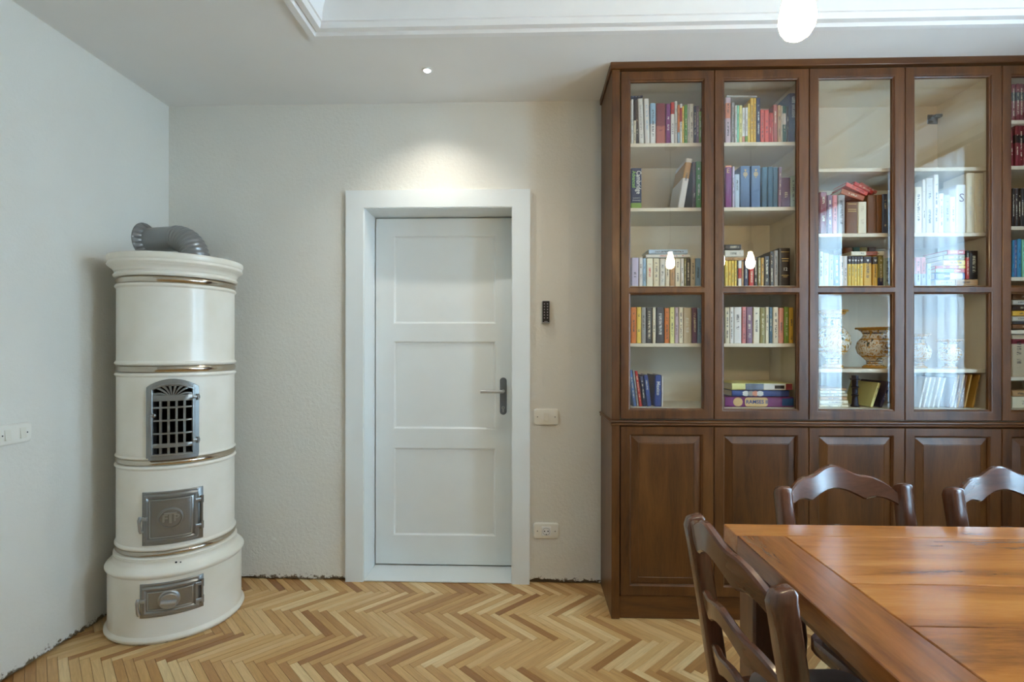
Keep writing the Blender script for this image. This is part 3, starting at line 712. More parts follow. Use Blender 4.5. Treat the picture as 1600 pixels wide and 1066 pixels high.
for k in range(8):
    a = radians(8 + 164*k/7); ca, sa = cos(a), sin(a)
    R1 = min(iw/abs(ca) if abs(ca) > 1e-3 else 9, ((gz1-gz0-.022) - .266 - .012*abs(ca))/max(sa, .05), .085)
    bend = .010*ca
    pts = [(fan_c[0] + ca*(.012+(R1-.012)*t), fan_c[1] + sa*(.008+(R1-.008)*t) + abs(ca)*.010*sin(pi*t)) for t in [i/6 for i in range(7)]]
    ww = W_(SB, gz0).path(pts, [.004 + .007*t for t in [i/6 for i in range(7)]], .003, .013, .001); part('fan_rib', ww.mb, M['castiron'], st, parent=gdoor)
for v in (.075, .262):
    w = W_(SB, gz0).box(gw-.024, gw+.001, v-.006, v+.006, .012, .021, .002); u = gw-.006
    w.mb.tube([w.p(u, v-.013, .018), w.p(u, v+.013, .018)], .0055, 10); part('hinge', w.mb, M['castiron'], st, parent=gdoor)
w = W_(SB, gz0).round(-gw+.030, .190, [(.009, .014), (.009, .021), (.006, .024)], 14).box(-gw+.006, -gw+.030, .186, .194, .015, .021, .001); part('latch', w.mb, M['castiron'], st, parent=gdoor)

def iron_door(name, R, hw, z0, z1, emblem):
    H = z1 - z0
    w = W_(R, z0); w.box(-hw, hw, 0, H, -.004, .007, .003); base = part(name, w.mb, M['castiron'], st)
    w = W_(R, z0); m_ = .020; w.path(dense([(-hw+m_, m_), (-hw+m_, H-m_), (hw-m_*1.5, H-m_), (hw-m_*1.5, m_), (-hw+m_, m_)], .010), .020, .006, .017, .006); part('door_rim', w.mb, M['castiron'], st, parent=base)
    w = W_(R, z0); w.box(-hw+m_, hw-m_*1.5, m_, H-m_, .006, .012, .002); part('door_panel', w.mb, M['castiron'], st, parent=base)
    w = W_(R, z0); i_ = .034
    w.path(dense([(-hw+i_, i_), (-hw+i_, H-i_), (hw-i_-.012, H-i_), (hw-i_-.012, i_), (-hw+i_, i_)], .010), .004, .011, .0155, .001); part('bead', w.mb, M['highlight_iron'], st, parent=base)
    for v in (H*.27, H*.77):
        w = W_(R, z0); u = hw-.009; w.mb.tube([w.p(u, v-.015, .014), w.p(u, v+.015, .014)], .0075, 12)
        w.box(hw-.034, hw-.006, v-.0075, v+.0075, .012, .0205, .002); part('hinge', w.mb, M['castiron'], st, parent=base)
    w = W_(R, z0); u = hw-.009; w.mb.tube([w.p(u, H*.2, .014), w.p(u, H*.84, .014)], .0042, 10); part('hinge_pin', w.mb, M['castiron'], st, parent=base)
    w = W_(R, z0); u = -hw+.006; v = H*.47
    w.box(u-.006, u+.022, v+.004, v+.018, .012, .026, .003)
    pts = [w.p(u-.002, v+.022, .022), w.p(u-.003, v+.008, .026), w.p(u-.003, v-.012, .026), w.p(u-.002, v-.034, .023), w.p(u, v-.046, .018)]
    w.mb.tube(pts, [.006, .0075, .0055, .0065, .0075], 10); part('latch', w.mb, M['highlight_iron'], st, parent=base)
    if emblem:
        w = W_(R, z0); c = (-.006, H*.5)
        w.round(c[0], c[1], [(.046, .0115), (.044, .0180), (.039, .0190), (.037, .0135), (.002, .0135)]); em = part('emblem', w.mb, M['castiron'], st, parent=base)
        for txt, dx, sz, bd in (('T', 0, .078, .0008), ('F', -.019, .040, .0008), ('P', .020, .040, .0008)):
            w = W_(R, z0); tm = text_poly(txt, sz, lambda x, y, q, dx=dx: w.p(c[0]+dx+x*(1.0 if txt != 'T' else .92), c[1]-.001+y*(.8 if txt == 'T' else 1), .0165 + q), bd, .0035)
            part('monogram_letter', tm, M['highlight_iron'], st, parent=base)
    else:
        w = W_(R, z0); c = (-.008, H*.5)
        w.round(c[0], c[1], [(.039, .0115), (.039, .0160), (.034, .0200), (.032, .0310), (.029, .0345), (.002, .0345)]); part('draught_knob', w.mb, M['highlight_iron'], st, parent=base)
        w = W_(R, z0); a = radians(-8); 
        rings = []
        for t_ in (-.025, -.023, .023, .025):
            e = .003 if abs(t_) > .024 else 0
            rings.append([w.p(c[0]+t_*cos(a)-q*sin(a), c[1]+t_*sin(a)+q*cos(a)-.004, .033+h_) for q, h_ in ((-.010+e,0),(-.008+e,.012-e),(-.003,.016-e),(.003,.016-e),(.008-e,.012-e),(.010-e,0))])
        w.mb.loft(rings); part('knob_grip', w.mb, M['highlight_iron'], st, parent=base)
iron_door('fire_door', SB, .113, .404, .630, True)
iron_door('ash_door', .2625, .116, .113, .254, False)

# flue elbow from the stove top into the left wall
A = Vector((XL+.024, 2.536, 1.788)); B = Vector((-1.640, 2.478, 1.6485))
fp = thing('flue_pipe', (B.x, B.y, B.z), 'grey corrugated flue elbow joining the stove top to the left wall', 'flue pipe')
hd = Vector((B.x-A.x, B.y-A.y, 0)).normalized(); RB = .118; PR = .0605
E0 = Vector((B.x, B.y, A.z)) - hd*RB
mb = MB().tube([A - hd*.02, E0 + hd*.004], PR, 32); part('straight_pipe', mb, M['pipe'], fp)
pts, rads = [], []; NR = 11
for i in range(NR*6+1):
    t = i/(NR*6); a = t*pi/2
    pts.append(E0 + hd*RB*sin(a) - Vector((0,0,1))*RB*(1-cos(a))); rads.append(PR - .0015 + .0052*(.5-.5*cos(t*NR*2*pi)))
part('corrugated_elbow', MB().tube(pts, rads, 36), M['pipe'], fp, ang=60)
end = pts[-1]
part('stove_collar', MB().lathe([(PR+.001, end.z+.012), (PR+.004, end.z+.006), (PR+.004, B.z+.0005), (PR-.002, B.z+.0005)], end.x, end.y, 32), M['pipe'], fp)
mb = MB(); seg = 112; rings = []
for r, wd, cr in ((.086, .0, .0), (.087, .004, 0), (.084, .007, .3), (.074, .016, 1), (.064, .028, 1), (.0605, .031, .6)):
    rg = []
    for k in range(seg):
        a = 2*pi*k/seg; q = cr*.0075*abs(sin(a*8))**.6*1.2-cr*.004
        rg.append((XL + wd + q + .0006, A.y + (r+q*.4)*cos(a), A.z + (r+q*.4)*sin(a)))
    rings.append(rg)
mb.loft(rings, caps=False); part('wall_flange', mb, M['pipe'], fp, ang=45)

# ------------------------------------------------------------------ bookcase
dxs = [xatY(p, YF) for p in (969.5, 1116, 1265, 1414.5, 1566)]
DW = (dxs[-1]-dxs[0])/4; dxs = [dxs[0] + DW*i for i in range(6)]
bxL = xatY(956, YF); bxR = min(dxs[5] + .01, XR - .012)
dxs[5] = min(dxs[5], bxR-.004)
cz1 = ZS - .002; dzT = zatY(1040, 110.5, YF); cz0 = zatY(1040, 107.5, YF) ; dzB = zatY(1040, 655.3, YF); wz1 = zatY(1040, 657, YF); wz0 = zatY(1040, 665.3, YF); lzT = zatY(1040, 667, YF); lzB = zatY(1040, 932, YF)
ctop = zatY(957, 96.4, YF-.006)
BK = YB - .006
W = M['bookwood']; WX = M['bookwoodx']
o = thing('bookcase_end_panel', (bxL, YF, 0), 'dark walnut end panel closing the bookcase beside the doorway wall', 'panel')
part('upper_board', MB().box(bxL, dxs[0]-.003, YF+.001, BK, wz1, cz0, b=.0015), W, o)
part('lower_board', MB().box(bxL, dxs[0]-.003, YF+.001, BK, .002, wz0, b=.0015), W, o)
mb = MB().box(bxL-.008, bxR, YF-.008, BK, cz0+.0008, ctop, b=.003)
solo('bookcase_cornice', mb, WX, 'flat dark walnut board running along the top of the bookcase', 'cornice board', loc=(bxL, YF, cz0))
prof = [(.0, wz0+.0004), (-.004, wz0+.0004), (-.0065, wz0+.005), (-.004, wz0+.009), (-.002, wz0+.011), (-.005, wz0+.014), (-.009, (wz0+wz1)/2+.004), (-.008, wz1-.004), (-.003, wz1-.0004), (.02, wz1-.0004), (.02, wz0+.0004)]
rings = [[(bxL + p[0], BK, p[1]) for p in prof], [(bxL + p[0], YF + p[0], p[1]) for p in prof], [(bxR, YF + p[0], p[1]) for p in prof]]
solo('waist_moulding', MB().loft(rings), WX, 'rounded walnut waist moulding between the glass doors and lower cupboards', 'moulding', loc=(bxL, YF, wz0), ang=50)
solo('bookcase_plinth', MB().box(dxs[0]-.0026, bxR, YF+.012, YF+.032, .002, lzB-.003, b=.002), WX, 'dark walnut plinth board under the lower cupboards', 'plinth', loc=(dxs[0], YF, 0))
# glass rectangles inside a door, from the pixels of the first one
gx0 = xatY(985.5, YF) - dxs[0]; gx1 = dxs[1] - xatY(1098, YF)
gA = (zatY(1040, 447.5, YF), zatY(1040, 126, YF)); gB = (zatY(1040, 638.5, YF), zatY(1040, 460, YF))
lp = (xatY(985, YF) - dxs[0], dxs[1] - xatY(1098, YF), zatY(1040, 916, YF), zatY(1040, 680, YF))
BV = .010
units = [(0, 2), (2, 4), (4, 5)]
shelf_px = {0: (1040, [223.5, 324.5, 447, 536.5]), 1: (1340, [262.5, 364.5, 446.5, 576.5]), 2: (1590, [187.5, 259, 353.5, 433, 516, 589])}
YS = YF + .052                                   # shelf front edge
SHZ = {}
names = ['glazed walnut upper unit next to the end panel, packed with books', 'glazed walnut upper unit holding the painted vases', 'glazed walnut upper unit with the red encyclopaedias']
lnames = ['walnut lower cupboard pair next to the end panel', 'walnut lower cupboard pair below the vases', 'walnut lower cupboard below the red encyclopaedias']
zi0 = zatY(1040, 638.2, YF)                      # inner bottom
for ui, (a, b) in enumerate(units):
    X0, X1 = dxs[a] + (.0004 if a else -.0024), dxs[b] - .0004
    o = thing('glazed_cabinet', (X0, YF+.022, wz1), names[ui], 'bookcase', 'glazed bookcase units')
    yb0 = YF + .0235
    sh = M['shelf']; t_ = .018
    for nm, bx in (('side_panel', (X0, X0+t_, yb0, BK-.008, wz1+.0004, cz0)), ('side_panel', (X1-t_, X1, yb0, BK-.008, wz1+.0004, cz0)),
                   ('top_panel', (X0+t_, X1-t_, yb0, BK-.008, cz0-.03, cz0)), ('bottom_panel', (X0+t_, X1-t_, yb0, BK-.008, wz1+.0004, zi0)), ('back_panel', (X0, X1, BK-.0078, BK, wz1+.0004, cz0))):
        part(nm, MB().box(*bx), sh, o)
    SHZ[ui] = []
    pxs, ys = shelf_px[ui]
    for y in ys:
        z = zatY(pxs, y, YS); SHZ[ui].append(z)
        part('shelf', MB().box(X0+t_+.0005, X1-t_-.0005, YS, BK-.009, z-.0175, z, b=.0015), sh, o)
    SHZ[ui].append(zi0)
    for d in range(a, b):
        x0, x1 = dxs[d]+.0013, dxs[d+1]-.0013
        holes = [(x0-.0013+gx0-BV, x1+.0013-gx1+BV, g[0]-BV, g[1]+BV) for g in (gA, gB)]
        mb = MB(); frame_holes(mb, x0, x1, dzB, dzT, holes, YF, YF+.022, BV, .009)
        door = part('glass_door', mb, W, o)
        for h in holes:
            h = (h[0]+BV+.0008, h[1]-BV-.0008, h[2]+BV+.0008, h[3]-BV-.0008)
            e = .013; mb = MB()
            q = lambda i, y: [(h[0]+i, y, h[2]+i), (h[1]-i, y, h[2]+i), (h[1]-i, y, h[3]-i), (h[0]+i, y, h[3]-i)]
            mb.loft([q(0, YF+.017), q(0, YF+.0146), q(e, YF+.013)]); part('glass_pane', mb, M['glass'], o, parent=door, smooth=False)
    # lower cupboard
    o2 = thing('lower_cupboard', (X0, YF+.022, lzB), lnames[ui], 'cupboard', 'lower cupboards of the bookcase')
    part('carcass', MB().box(X0, X1, yb0+.012, BK, lzB-.002, wz0), W, o2)
    for d in range(a, b):
        x0, x1 = dxs[d]+.0013, dxs[d+1]-.0013
        hx = (x0-.0013+lp[0]-.004, x1+.0013-lp[1]+.004, lp[2]-.004, lp[3]+.004)
        mb = MB(); frame_holes(mb, x0, x1, lzB, lzT, [hx], YF, YF+.022, .009, .008)
        door = part('cupboard_door', mb, W, o2)
        h = (hx[0]+.0088, hx[1]-.0088, hx[2]+.0088, hx[3]-.0088)
        q = lambda i, y: [(h[0]+i, y, h[2]+i), (h[1]-i, y, h[2]+i), (h[1]-i, y, h[3]-i), (h[0]+i, y, h[3]-i)]
        part('raised_panel', MB().loft([q(0, YF+.019), q(0, YF+.0125), q(.032, YF+.0035), q(.034, YF+.005), q(.0345, YF+.004), q(.036, YF+.0035)]), W, o2, parent=door, smooth=False)

# ------------------------------------------------------------------ books
YP = YF + .064                                   # spine plane
CLR = {'white': (232,230,224), 'offwhite': (222,218,206), 'cream': (232,222,192), 'ivory': (238,230,204), 'black': (28,26,28), 'darkbrown': (62,44,36), 'brown': (120,76,40), 'tan': (196,156,110),
 'beige': (204,188,158), 'lightblue': (158,192,214), 'maroon': (126,40,52), 'purple': (122,38,112), 'red': (196,52,46), 'orange': (222,128,62), 'yellow': (242,208,92), 'paleyellow': (232,226,150), 'green': (84,148,54),
 'darkgreen': (34,88,74), 'mint': (134,206,172), 'greywhite': (206,204,196), 'navy': (40,48,84), 'mauve': (132,98,120), 'lime': (132,164,72), 'lavender': (206,184,194), 'grey': (164,160,156), 'mustard': (232,184,68),
 'coral': (224,94,82), 'brick': (178,92,78), 'salmon': (224,148,118), 'slate': (76,98,124), 'blue': (88,116,152), 'teal': (58,98,122), 'lilac': (206,198,224), 'charcoal': (66,66,70), 'olive': (142,132,72),
 'palegreen': (188,204,182), 'paleblue': (188,206,222), 'pink': (214,132,132), 'steelblue': (84,112,164), 'royalblue': (50,74,140), 'cyan': (52,140,184), 'ochre': (190,142,60), 'plum': (112,76,112), 'rust': (170,86,52)}
WORDS = {'offwhite': 'off-white', 'darkbrown': 'dark brown', 'lightblue': 'light blue', 'paleyellow': 'pale yellow', 'darkgreen': 'dark green', 'greywhite': 'grey-white', 'palegreen': 'pale green', 'paleblue': 'pale blue', 'steelblue': 'steel blue', 'royalblue': 'royal blue'}
wd = lambda c: WORDS.get(c, c)
def lin(c): return srgb(*CLR[c])
def book_mesh(t, h, d):
    """spine at y=0 facing -Y, thickness along x, height along z"""
    b = min(.0022, t*.18); mb = MB(); r = min(.006, t*.22)
    out = [(-t/2, d), (-t/2, r*.8), (-t/2+r*.5, r*.25), (0, 0), (t/2-r*.5, r*.25), (t/2, r*.8), (t/2, d)]
    inn = [(t/2-b, d), (t/2-b, r+b), (-t/2+b, r+b), (-t/2+b, d)]
    ring = out + inn
    n = len(ring); vs = [(p[0], p[1], 0) for p in ring] + [(p[0], p[1], h) for p in ring]
    fs = [(i, (i+1) % n, n+(i+1) % n, n+i) for i in range(n)]
    for o in (0, n): fs += [(o+0, o+1, o+9, o+10), (o+1, o+2, o+3, o+4, o+5, o+8, o+9), (o+5, o+6, o+7, o+8)]
    mb.add(vs, fs, 0); mb.box(-t/2+b, t/2-b, r+b, d-.004, .003, h-.003, 1)
    return mb.mesh('book', [M['book'], M['pages']], ang=25)
books = []
def book(x, z, t, h, d, col, rot=0.0, y=None, ink=None, band=None, label=None, group=None, name='book', dy=0.0):
    y = YP + dy if y is None else y
    o = link(name, book_mesh(t, h, d), None, (x, y, z), (0, rot, 0))
    o.color = lin(col)
    lum = sum(CLR[col])/3
    o['ink'] = list(lin(ink or ('charcoal' if lum > 125 else 'cream'))[:3])
    if band: o['band'] = list(lin(band[0])[:3]); o['band_range'] = [band[1], band[2], 0.0]
    else: o['band'] = [0.0]*3; o['band_range'] = [2.0, 2.0, 0.0]
    tag(o, label, 'book', group); books.append(o); return o
rb = random.Random(12)
PLACE = ['first', 'second', 'third', 'fourth', 'fifth']; SHN = ['top', 'second', 'third', 'fourth', 'fifth', 'sixth', 'lowest']
def shelf_row(unit, door, lev, ox, oy, sc, txt, depth=.15, dy=0.0, extra=''):
    """entries 'x0 x1 top colour [ink=] [band=c,a,b] [lean=deg] [z=..]' in the zoomed pixels of one shelf"""
    zs = SHZ[unit][lev] + .0006; ents = [e.split() for e in txt.strip().split(';') if e.strip()]
    shn = 'bottom' if lev == len(SHZ[unit]) - 1 else SHN[lev]
    place = f'{shn} shelf, {PLACE[door]} bookcase door'
    grp = f'books on the {shn} shelf behind the {PLACE[door]} glass door'
    res = []
    for i, e in enumerate(ents):
        x0, x1, tp = (float(q) for q in e[:3]); c = e[3]; kv = dict(q.split('=') for q in e[4:])
        px0, px1 = ox + x0/sc, ox + x1/sc; py = oy + tp/sc
        Y = YP + dy
        X0, X1 = xatY(px0, Y), xatY(px1, Y); z1 = zatY((px0+px1)/2, py, Y)
        g = .0005; t = X1 - X0 - 2*g; lean = radians(float(kv.get('lean', 0)))
        h = (z1 - zs) / cos(lean) - t*abs(sin(lean)); 
        L = ents[i-1][3] if i else None; R = ents[i+1][3] if i < len(ents)-1 else None
        size = 'thick ' if t > .042 else ('slim ' if t < .0135 else ''); size = kv.get('word', '').replace('_', ' ') + (' ' if 'word' in kv else size)
        if L and R: lb = f'{size}{wd(c)} book between {wd(L)} and {wd(R)}, {place}'
        elif L or R: lb = f'{size}{wd(c)} book at the row end beside {wd(L or R)}, {place}'
        else: lb = f'{size}{wd(c)} book standing alone, {place}'
        band = None
        if 'band' in kv: q = kv['band'].split(','); band = (q[0], float(q[1]), float(q[2]))
        z = zs + t/2*abs(sin(lean))
        d = float(kv.get('d', depth))*(.9 + .2*rb.random())
        res.append(book((X0+X1)/2, z, t, h, min(d, BK-.012-YP-dy), c, lean, ink=kv.get('ink'), band=band, label=lb, group=grp, dy=dy + (rb.random()*.004 if dy == 0 else 0)))
    return res
def lying(unit, door, lev, ox, oy, sc, txt, depth=.15, dy=0.0, on='lying flat'):
    """'x0 x1 top bottom colour' flat books"""
    zs = SHZ[unit][lev]; shn = 'bottom' if lev == len(SHZ[unit]) - 1 else SHN[lev]; res = []
    for e in [q.split() for q in txt.strip().split(';') if q.strip()]:
        x0, x1, tp, bt = (float(q) for q in e[:4]); c = e[4]; kv = dict(q.split('=') for q in e[5:]); Y = YP + dy
        X0, X1 = xatY(ox + x0/sc, Y), xatY(ox + x1/sc, Y); pm_ = ox + (x0+x1)/2/sc
        z1, z0 = zatY(pm_, oy + tp/sc, Y), zatY(pm_, oy + bt/sc, Y); z0 = max(z0, zs + .0006)
        band = None
        if 'band' in kv: q = kv['band'].split(','); band = (q[0], float(q[1]), float(q[2]))
        w_ = kv.get('word', '').replace('_', ' ')
        res.append(book(X0, (z0+z1)/2, z1-z0-.0008, X1-X0, min(depth, BK-.012-YP-dy), c, pi/2 + radians(float(kv.get('tilt', 0))), ink=kv.get('ink'), band=band,
            label=f'{wd(c)} book {on}{" " + w_ if w_ else ""}, {shn} shelf, {PLACE[door]} bookcase door', group=f'books lying on the {shn} shelf behind the {PLACE[door]} glass door', dy=dy))
    return res
def spine_text(o, txt, size, mat, u=0.0, v=.5, vert=True, flip=False, bold=0.0, name='title', sx=1.0):
    """flat lettering on a spine; u, v as fractions of thickness and height"""
    bb = [Vector(c) for c in o.bound_box]; t = max(c.x for c in bb)*2; h = max(c.z for c in bb)
    if vert: fn = lambda x, y, q: ((y if not flip else -y) + u*t, -.0006, -(x if not flip else -x)*sx + v*h)
    else: fn = lambda x, y, q: (x + u*t, -.0006, y + v*h)
    m = text_poly(txt, size, fn, bold); link(name, m.mesh('lettering', mat, smooth=False), o); return o
def spine_patch(o, mat, u0, u1, v0, v1, name='spine_patch', y=-.0004):
    bb = [Vector(c) for c in o.bound_box]; t = max(c.x for c in bb)*2; h = max(c.z for c in bb)
    link(name, MB().box(u0*t-t/2, u1*t-t/2, y, .004, v0*h, v1*h).mesh('patch', mat, smooth=False), o)

# unit one, first door
Z1 = (980, 140, 11.22)
shelf_row(0, 0, 0, *Z1, '68 107 165 white; 110 152 540 cream; 156 204 168 darkbrown lean=-1.5; 208 300 145 offwhite lean=-2 ink=grey; 312 398 150 white lean=-1.5 ink=lightblue; 403 500 232 lightblue band=white,0,.5 ; 505 670 236 maroon band=brick,0,.45 word=thick ink=maroon; 678 762 240 purple ink=white; 765 828 215 white band=red,.72,1; 831 880 195 greywhite; 885 921 262 orange band=lightblue,0,.3; 922 963 248 white band=red,.55,.9; 965 999 285 yellow; 1001 1052 266 green; 1058 1088 240 greywhite; 1090 1163 245 offwhite; 1166 1211 285 navy; 1213 1256 285 mauve; 1258 1305 380 lime; 1308 1350 300 maroon')
lying(0, 0, 0, *Z1, '55 268 108 143 navy tilt=-2', dy=.03, on='lying tilted on the white books')
# first door, second shelf
Z2 = (960, 90, 4.263)
r = shelf_row(0, 0, 1, *Z2, '110 182 735 navy ink=navy band=lime,0,.14 word=thick')
spine_text(r[0], 'Cambridge', .031, M['ink_white'], .2, .645, bold=.0004, sx=.8); spine_text(r[0], 'Advanced', .025, M['ink_green'], -.24, .72, bold=.0004, sx=.8)
spine_text(r[0], "Learner's", .0085, M['ink_white'], .0, .26, vert=False); spine_text(r[0], 'Dictionary', .0085, M['ink_white'], .0, .20, vert=False)
r = shelf_row(0, 0, 1, *Z2, '422 464 668 white lean=9.8 band=ochre,.6,.92 word=leaning; 520 543 695 darkbrown; 545 582 690 green', .17)
# first door, third shelf
Z3 = (960, 320, 5.333)
shelf_row(0, 0, 2, *Z3, '143 204 440 lilac ink=navy; 206 237 440 white; 239 265 445 lightblue; 267 322 445 ivory ink=red; 324 376 445 cream; 378 425 447 offwhite; 427 462 447 cream; 464 505 445 tan; 507 552 445 ivory; 554 582 445 white; 584 599 446 olive; 601 634 445 black; 636 675 446 beige; 677 722 446 lightblue')
lying(0, 0, 2, *Z3, '262 632 412 440 white ink=red; 286 610 372 410 paleblue', dy=.012, on='lying flat on the paperbacks')
# first door, fourth shelf
Z4 = (960, 450, 5.077)
shelf_row(0, 0, 3, *Z4, '133 175 153 orange; 177 213 152 yellow; 215 252 153 grey; 254 303 155 charcoal ink=cream; 305 330 154 cream; 332 398 153 charcoal ink=white; 400 438 160 orange; 440 478 153 paleyellow; 480 510 153 lavender; 512 546 152 ivory; 548 616 155 beige ink=white; 618 662 155 plum; 664 694 160 lightblue')
# first door, bottom shelf
r = shelf_row(0, 0, 4, *Z4, '152 178 652 steelblue lean=-7; 181 196 655 grey lean=-7; 200 222 660 red lean=-7.5; 228 256 700 navy lean=-6; 262 296 690 royalblue lean=-6.5; 322 375 692 royalblue ink=royalblue word=upright; 377 387 700 white word=thin')
spine_text(r[5], 'Mexico', .022, M['ink_white'], .0, .58, bold=.0004)
# unit one, second door
Z1 = (1125, 140, 11.22)
r = shelf_row(0, 1, 0, *Z1, '96 195 130 lavender band=salmon,.55,.88; 203 255 222 grey; 262 295 275 white; 297 332 275 mint; 337 392 272 paleyellow; 394 440 310 white band=salmon,.04,.2; 442 488 310 white band=lime,.04,.2; 491 530 235 yellow; 533 590 145 mustard; 592 638 140 mustard; 641 708 140 navy ink=white; 712 780 345 coral; 782 862 350 coral; 864 899 405 red; 901 932 405 coral; 935 1012 260 brick; 1015 1075 265 tan; 1077 1102 275 cream; 1104 1165 280 darkgreen band=offwhite,.5,.8; 1167 1203 290 darkbrown; 1206 1325 62 navy ink=navy word=very_thick')
spine_text(r[-1], 'popravi sam', .027, M['ink_white'], .08, .72, flip=True, sx=.74)
lying(0, 1, 0, *Z1, '120 640 92 122 greywhite tilt=2.0', dy=.03, on='thin and lying across the row')
Z2 = (1125, 240, 11.22)
r = shelf_row(0, 1, 1, *Z2, '95 215 205 purple ink=purple band=salmon,.96,1; 220 257 225 lilac; 259 348 360 paleblue; 357 530 215 blue ink=blue word=thick; 545 712 210 blue ink=blue word=thick; 735 835 230 teal ink=teal; 838 930 230 teal ink=teal; 932 1020 235 teal ink=teal; 1025 1078 235 mauve lean=1; 1085 1240 420 plum; 1245 1330 385 palegreen')
for q in (3, 4):
    bb = [Vector(c) for c in r[q].bound_box]; h = max(c.z for c in bb); mb = MB()
    for (dx, dz) in ((0, 2.2), (-1, 1), (0, 1), (1, 1), (-1.6, 0), (-.5, 0), (.5, 0), (1.6, 0), (-1, -1), (0, -1), (1, -1), (0, -2.2), (-.4, 3), (.5, 3)):
        mb.box(dx*.0052-.002, dx*.0052+.002, -.0007, .001, h*.80+dz*.0068-.0026, h*.80+dz*.0068+.0026)
    link('gold_emblem', mb.mesh('gold_emblem', M['ink_gold'], smooth=False), r[q])
spine_text(r[0], 'E', .030, M['ink_gold'], -.1, .87, vert=False)
Z3 = (960, 320, 5.333)
r = shelf_row(0, 1, 2, *Z3, '923 949 465 yellow word=first; 951 974 465 yellow word=second; 976 999 465 yellow word=third; 1001 1020 465 yellow word=fourth; 1022 1031 466 black; 1033 1062 465 white band=red,.3,.7; 1064 1080 470 tan; 1083 1118 460 navy; 1124 1165 432 red; 1167 1195 435 darkbrown; 1197 1222 440 olive; 1224 1250 440 ochre; 1252 1295 430 charcoal; 1297 1330 392 charcoal; 1332 1368 380 grey; 1370 1470 360 black ink=black word=thick')
spine_text(r[-1], '12', .021, M['ink_white'], .05, .44, vert=False, bold=.0003)
for v, w_ in ((.72, .3), (.66, .26), (.28, .3), (.24, .18), (.9, .34)): spine_patch(r[-1], M['ink_gold'], .55-w_, .55+w_, v-.008, v+.008, 'spine_print')
lying(0, 1, 2, *Z3, '923 1078 438 463 tan; 923 1076 376 436 offwhite; 923 1056 330 373 charcoal', dy=.01, on='stacked on the yellow paperbacks')
Z4 = (960, 450, 5.077)
shelf_row(0, 1, 3, *Z4, '880 915 155 cream; 917 946 153 white; 948 1012 152 white; 1014 1045 150 pink; 1047 1100 150 mauve; 1102 1155 152 ivory; 1157 1200 155 olive ink=cream; 1202 1228 152 cream; 1230 1258 153 teal; 1260 1305 152 ivory; 1307 1348 158 salmon; 1350 1388 150 lime; 1390 1424 155 mustard')
# game boxes on the bottom shelf behind the second door
def game_box(x0, x1, tp, bt, col, label, d=.24, dy=0.0):
    o = lying(0, 1, 4, *Z4, f'{x0} {x1} {tp} {bt} {col}', d, dy)[0]; books.remove(o); o.name = 'board_game_box'; tag(o, label, 'game box', 'board game boxes'); return o
M['game_print'] = plain('logo_cream', srgb(226, 190, 130), .5, var=.1)
g1 = game_box(880, 1424, 866, 950, 'purple', 'purple board game box with a cream lettered logo, bottom of its stack')
g2 = game_box(935, 1388, 813, 864, 'royalblue', 'blue board game box in the middle of the game stack', dy=.004)
g3 = game_box(935, 1416, 757, 811, 'paleyellow', 'thin yellow and white game box on top of the game stack', dy=.002)
for q in (g1, g2, g3): q['ink'] = q['band'] = list(q.color)[:3]
def lie(o, mb, mat, name): link(name, mb.mesh(name, mat, smooth=False), o)
bb = [Vector(c) for c in g1.bound_box]; T = max(c.x for c in bb)*2; HH = max(c.z for c in bb)
# on a lying box local z runs to world +X and local x to world -Z
lie(g1, MB().prism([(HH*.36+p[0]*.9+.03, p[1]) for p in rr(.118, .042, .014, 4)], lambda a, b, d: (-b, d, a), -.0008, .001), M['game_print'], 'logo_panel')
lie(g1, MB().prism([(HH*.36-.055+.022*cos(a*pi/8), .021*sin(a*pi/8)) for a in range(16)], lambda a, b, d: (-b, d, a), -.0009, .001), M['game_print'], 'logo_head')
tm = text_poly('RAMSES II', .024, lambda x, y, q: (-y, -.0012, HH*.36+.032+x), .0006); lie(g1, tm, M['ink_blue'], 'title')
lie(g1, MB().box(-T*.38, T*.36, -.0005, .001, HH*.83, HH*.995), plain('game_blue', srgb(36, 88, 140), .5), 'print_panel')
bb = [Vector(c) for c in g2.bound_box]; T2 = max(c.x for c in bb)*2; H2 = max(c.z for c in bb)
for k, (a, c) in enumerate(((.24, 'white'), (.33, 'grey'), (.41, 'salmon'), (.49, 'white'))):
    lie(g2, MB().prism([(H2*a+.018*cos(q*pi/6)*(1 if q % 2 else .75), .013*sin(q*pi/6)) for q in range(12)], lambda a_, b_, d: (-b_, d, a_), -.0006-.0001*k, .001), plain('game_figure', srgb(*CLR[c]), .5), 'print_figure')
bb = [Vector(c) for c in g3.bound_box]; T3 = max(c.x for c in bb)*2; H3 = max(c.z for c in bb)
lie(g3, MB().box(-T3*.46, T3*.46, -.0006, .001, H3*.22, H3*.52), plain('game_scene', srgb(126, 138, 160), .5, var=.3, bscale=300), 'print_panel')
lie(g3, MB().box(-T3*.46, T3*.46, -.0006, .001, H3*.525, H3*.88), M['ink_white'], 'print_panel')
lie(g3, MB().box(-T3*.2, T3*.3, -.0009, .001, H3*.70, H3*.86), M['ink_black'], 'print_figure')
lie(g3, MB().box(-T3*.46, T3*.46, -.0006, .001, H3*.885, H3*.99), plain('game_red', srgb(150, 50, 60), .5), 'print_panel')

